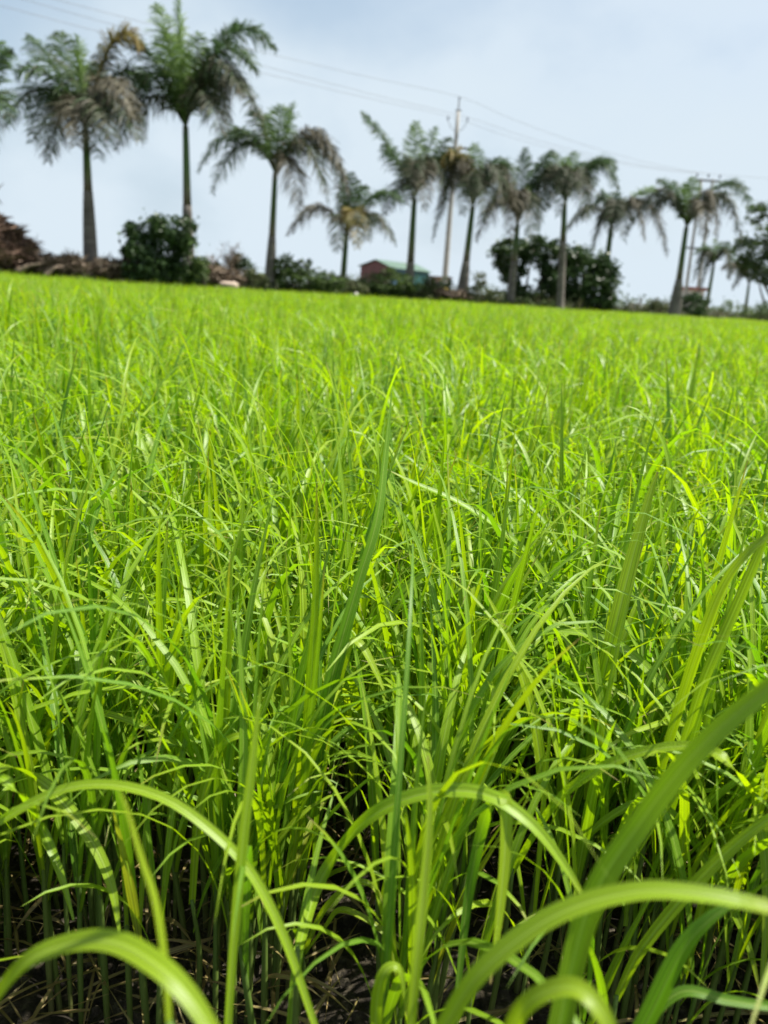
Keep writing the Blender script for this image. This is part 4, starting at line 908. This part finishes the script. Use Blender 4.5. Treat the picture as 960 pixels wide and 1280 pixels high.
mb = MB(); e = ax_(.78); mb.box(e, (.75, .04, .05)); part('crossarm', mb.mesh('arm', STEEL, smooth=False), pole, 'lower straight steel arm')
mb = MB(); mb.box(ax_(.955), (.14, .03, .03)); mb.tube([ax_(.945), ax_(1.0)], [.035, .03], 8); part('top_bracket', mb.mesh('bracket', STEEL, smooth=False), pole)
ins_pts = [ax_(1.0), ax_(.86) + np.array([-.46, 0, .44]), ax_(.86) + np.array([.46, 0, .44])]
for q in ins_pts:
    mb = MB(); zz = np.array([0, .03, .06, .09, .12, .15, .18]); mb.tube([q + np.array([0, 0, z]) for z in zz], [.02, .04, .025, .04, .025, .04, .015], 10)
    part('insulator', mb.mesh('insulator', BLK), pole)

# twin pole structure
TD = 52.0
tb = [at(857, 372, TD), at(872, 372, TD)]; tt = [at(877, 223, TD), at(891, 224, TD)]
rt = np.array([(tb[0][0] + tb[1][0]) / 2, TD, .2])
twin = empty('twin_pole', rt, 'twin concrete poles joined by steel bars behind the clear standing palm', 'utility pole')
for s_ in (0, 1):
    mb = MB(); b0 = np.array([tb[s_][0], TD, .1]); mb.tube([b0 + (tt[s_] - b0) * f for f in np.linspace(0, 1, 8)], np.linspace(.12, .075, 8), 10); part('pole', mb.mesh('pole', CONC), twin)
for f in (.985, .80, .52):
    q0, q1 = [np.array([tb[s_][0], TD, .1]) + (tt[s_] - np.array([tb[s_][0], TD, .1])) * f for s_ in (0, 1)]
    mb = MB(); c = (q0 + q1) / 2; mb.box(c + np.array([0, -.14, 0]), (abs(q1[0] - q0[0]) / 2 + .45, .04, .06)); part('crossbar', mb.mesh('crossbar', STEEL, smooth=False), twin)
tw_top = (np.array(tt[0]) + np.array(tt[1])) / 2
for dx in (-.7, 0, .7):
    q = tw_top + np.array([dx, -.14, .06]); mb = MB(); zz = np.array([0, .04, .08, .12, .16, .2]); mb.tube([q + np.array([0, 0, z]) for z in zz], [.03, .07, .04, .07, .04, .03], 8); part('insulator', mb.mesh('insulator', BLK), twin)

# overhead cables
def cable(label, pts_, r=.007):
    P = spline(pts_, 60); o = link('overhead_cable', None) if False else None
    mb = MB(); mb.tube(P, r, 6); me = mb.mesh('overhead_cable', CABLE)
    o = link('overhead_cable', me); return tag(o, label, 'cable', 'overhead cables between the poles')
i0, i1, i2 = [q + np.array([0, 0, .17]) for q in ins_pts]
def sagpts(P, Q, sag, n=7):
    t = np.linspace(0, 1, n); return [P + (Q - P) * x - np.array([0, 0, 4 * sag * x * (1 - x)]) for x in t]
ends_r = [tw_top + np.array([dx, -.14, .26]) for dx in (0, -.7, .7)]
ends_l = [at(60, -14, 27), at(-30, -12, 26.5), at(20, -14, 27.5)]
names = ['highest overhead cable, running from the top left over the pole tip', 'lowest overhead cable, passing the left arm of the utility pole', 'middle overhead cable, passing the right arm of the utility pole']
for a_, m_, b2, lb in zip(ends_l, (i0, i1, i2), ends_r, names):
    far_l = a_ + (a_ - m_) * .6
    L1 = sagpts(far_l, m_, .25); L2 = sagpts(m_, b2, .45)
    cable(lb, L1 + L2[1:])
cable('single overhead cable running level to the right edge from the twin poles', sagpts(tw_top + np.array([.7, -.14, .26]), at(1150, 221, 56), .25))

# ------------------------------------------------------------------ growth along the bank and far off
def tufts(S0, S1, T0, T1, n, h, mat, spread=.2, leaves=16, hv=None):
    s = rng.uniform(S0, S1, n); t_ = rng.uniform(T0, T1, n)
    b = np.stack([E0[0] + ED[0] * s + EN[0] * t_, E0[1] + ED[1] * s + EN[1] * t_, .33 * np.clip(t_ / .9, 0, 1) ** .7 - .03], 1)
    hh = h * rng.uniform(.4, 1.3, n) * np.clip(1 + .45 * hnoise(s, t_, .25, 1.0), .25, 1.8)
    m = n * leaves; B = np.repeat(b, leaves, 0) + np.column_stack([rng.normal(0, spread, (m, 2)), np.zeros(m)])
    H = np.repeat(hh, leaves)
    tone = np.clip(np.repeat(rng.uniform(0, 1, n), leaves) + rng.normal(0, .12, m), 0, 1)
    return leaf_ribbons(B, rng.uniform(0, 6.28, m), rng.uniform(0, .6, m), rng.uniform(0, 1.4, m), np.full(m, 1.4), H * rng.uniform(.5, 1.2, m), np.full(m, .03) * rng.uniform(.6, 1.6, m), rng.normal(0, 1, m), tone, 4, 2)
V, Q, UV, A = tufts(-22, 66, .12, 3.2, 7000, .48, 'dull')
u_ = link('undergrowth', new_mesh('undergrowth', V, Q, mats=[GREENS['dull']], attrs={'rnd': A}))
tag(u_, 'dry weeds and low grass growing along the earth bank', 'undergrowth', kind='stuff')
# far scrub that closes the view under the sky
cl = []
for i in range(150):
    y = rng.uniform(75, 170); x = rng.uniform(-.75, .8) * y
    if y < edge_y(x) + 15: continue
    h = rng.uniform(.5, 1.5) * (y / 100); cl.append(((x, y, h * .6), (rng.uniform(2, 5), 2, h)))
V, Q, A = leaf_cloud(cl, 16000, .5, subs=18, sub_r=.4)
f_ = link('treeline', new_mesh('treeline', V, Q, mats=[GREENS['mid']], attrs={'rnd': A}, smooth=False))
tag(f_, 'far low line of scrub beyond the palms', 'scrub', kind='stuff')
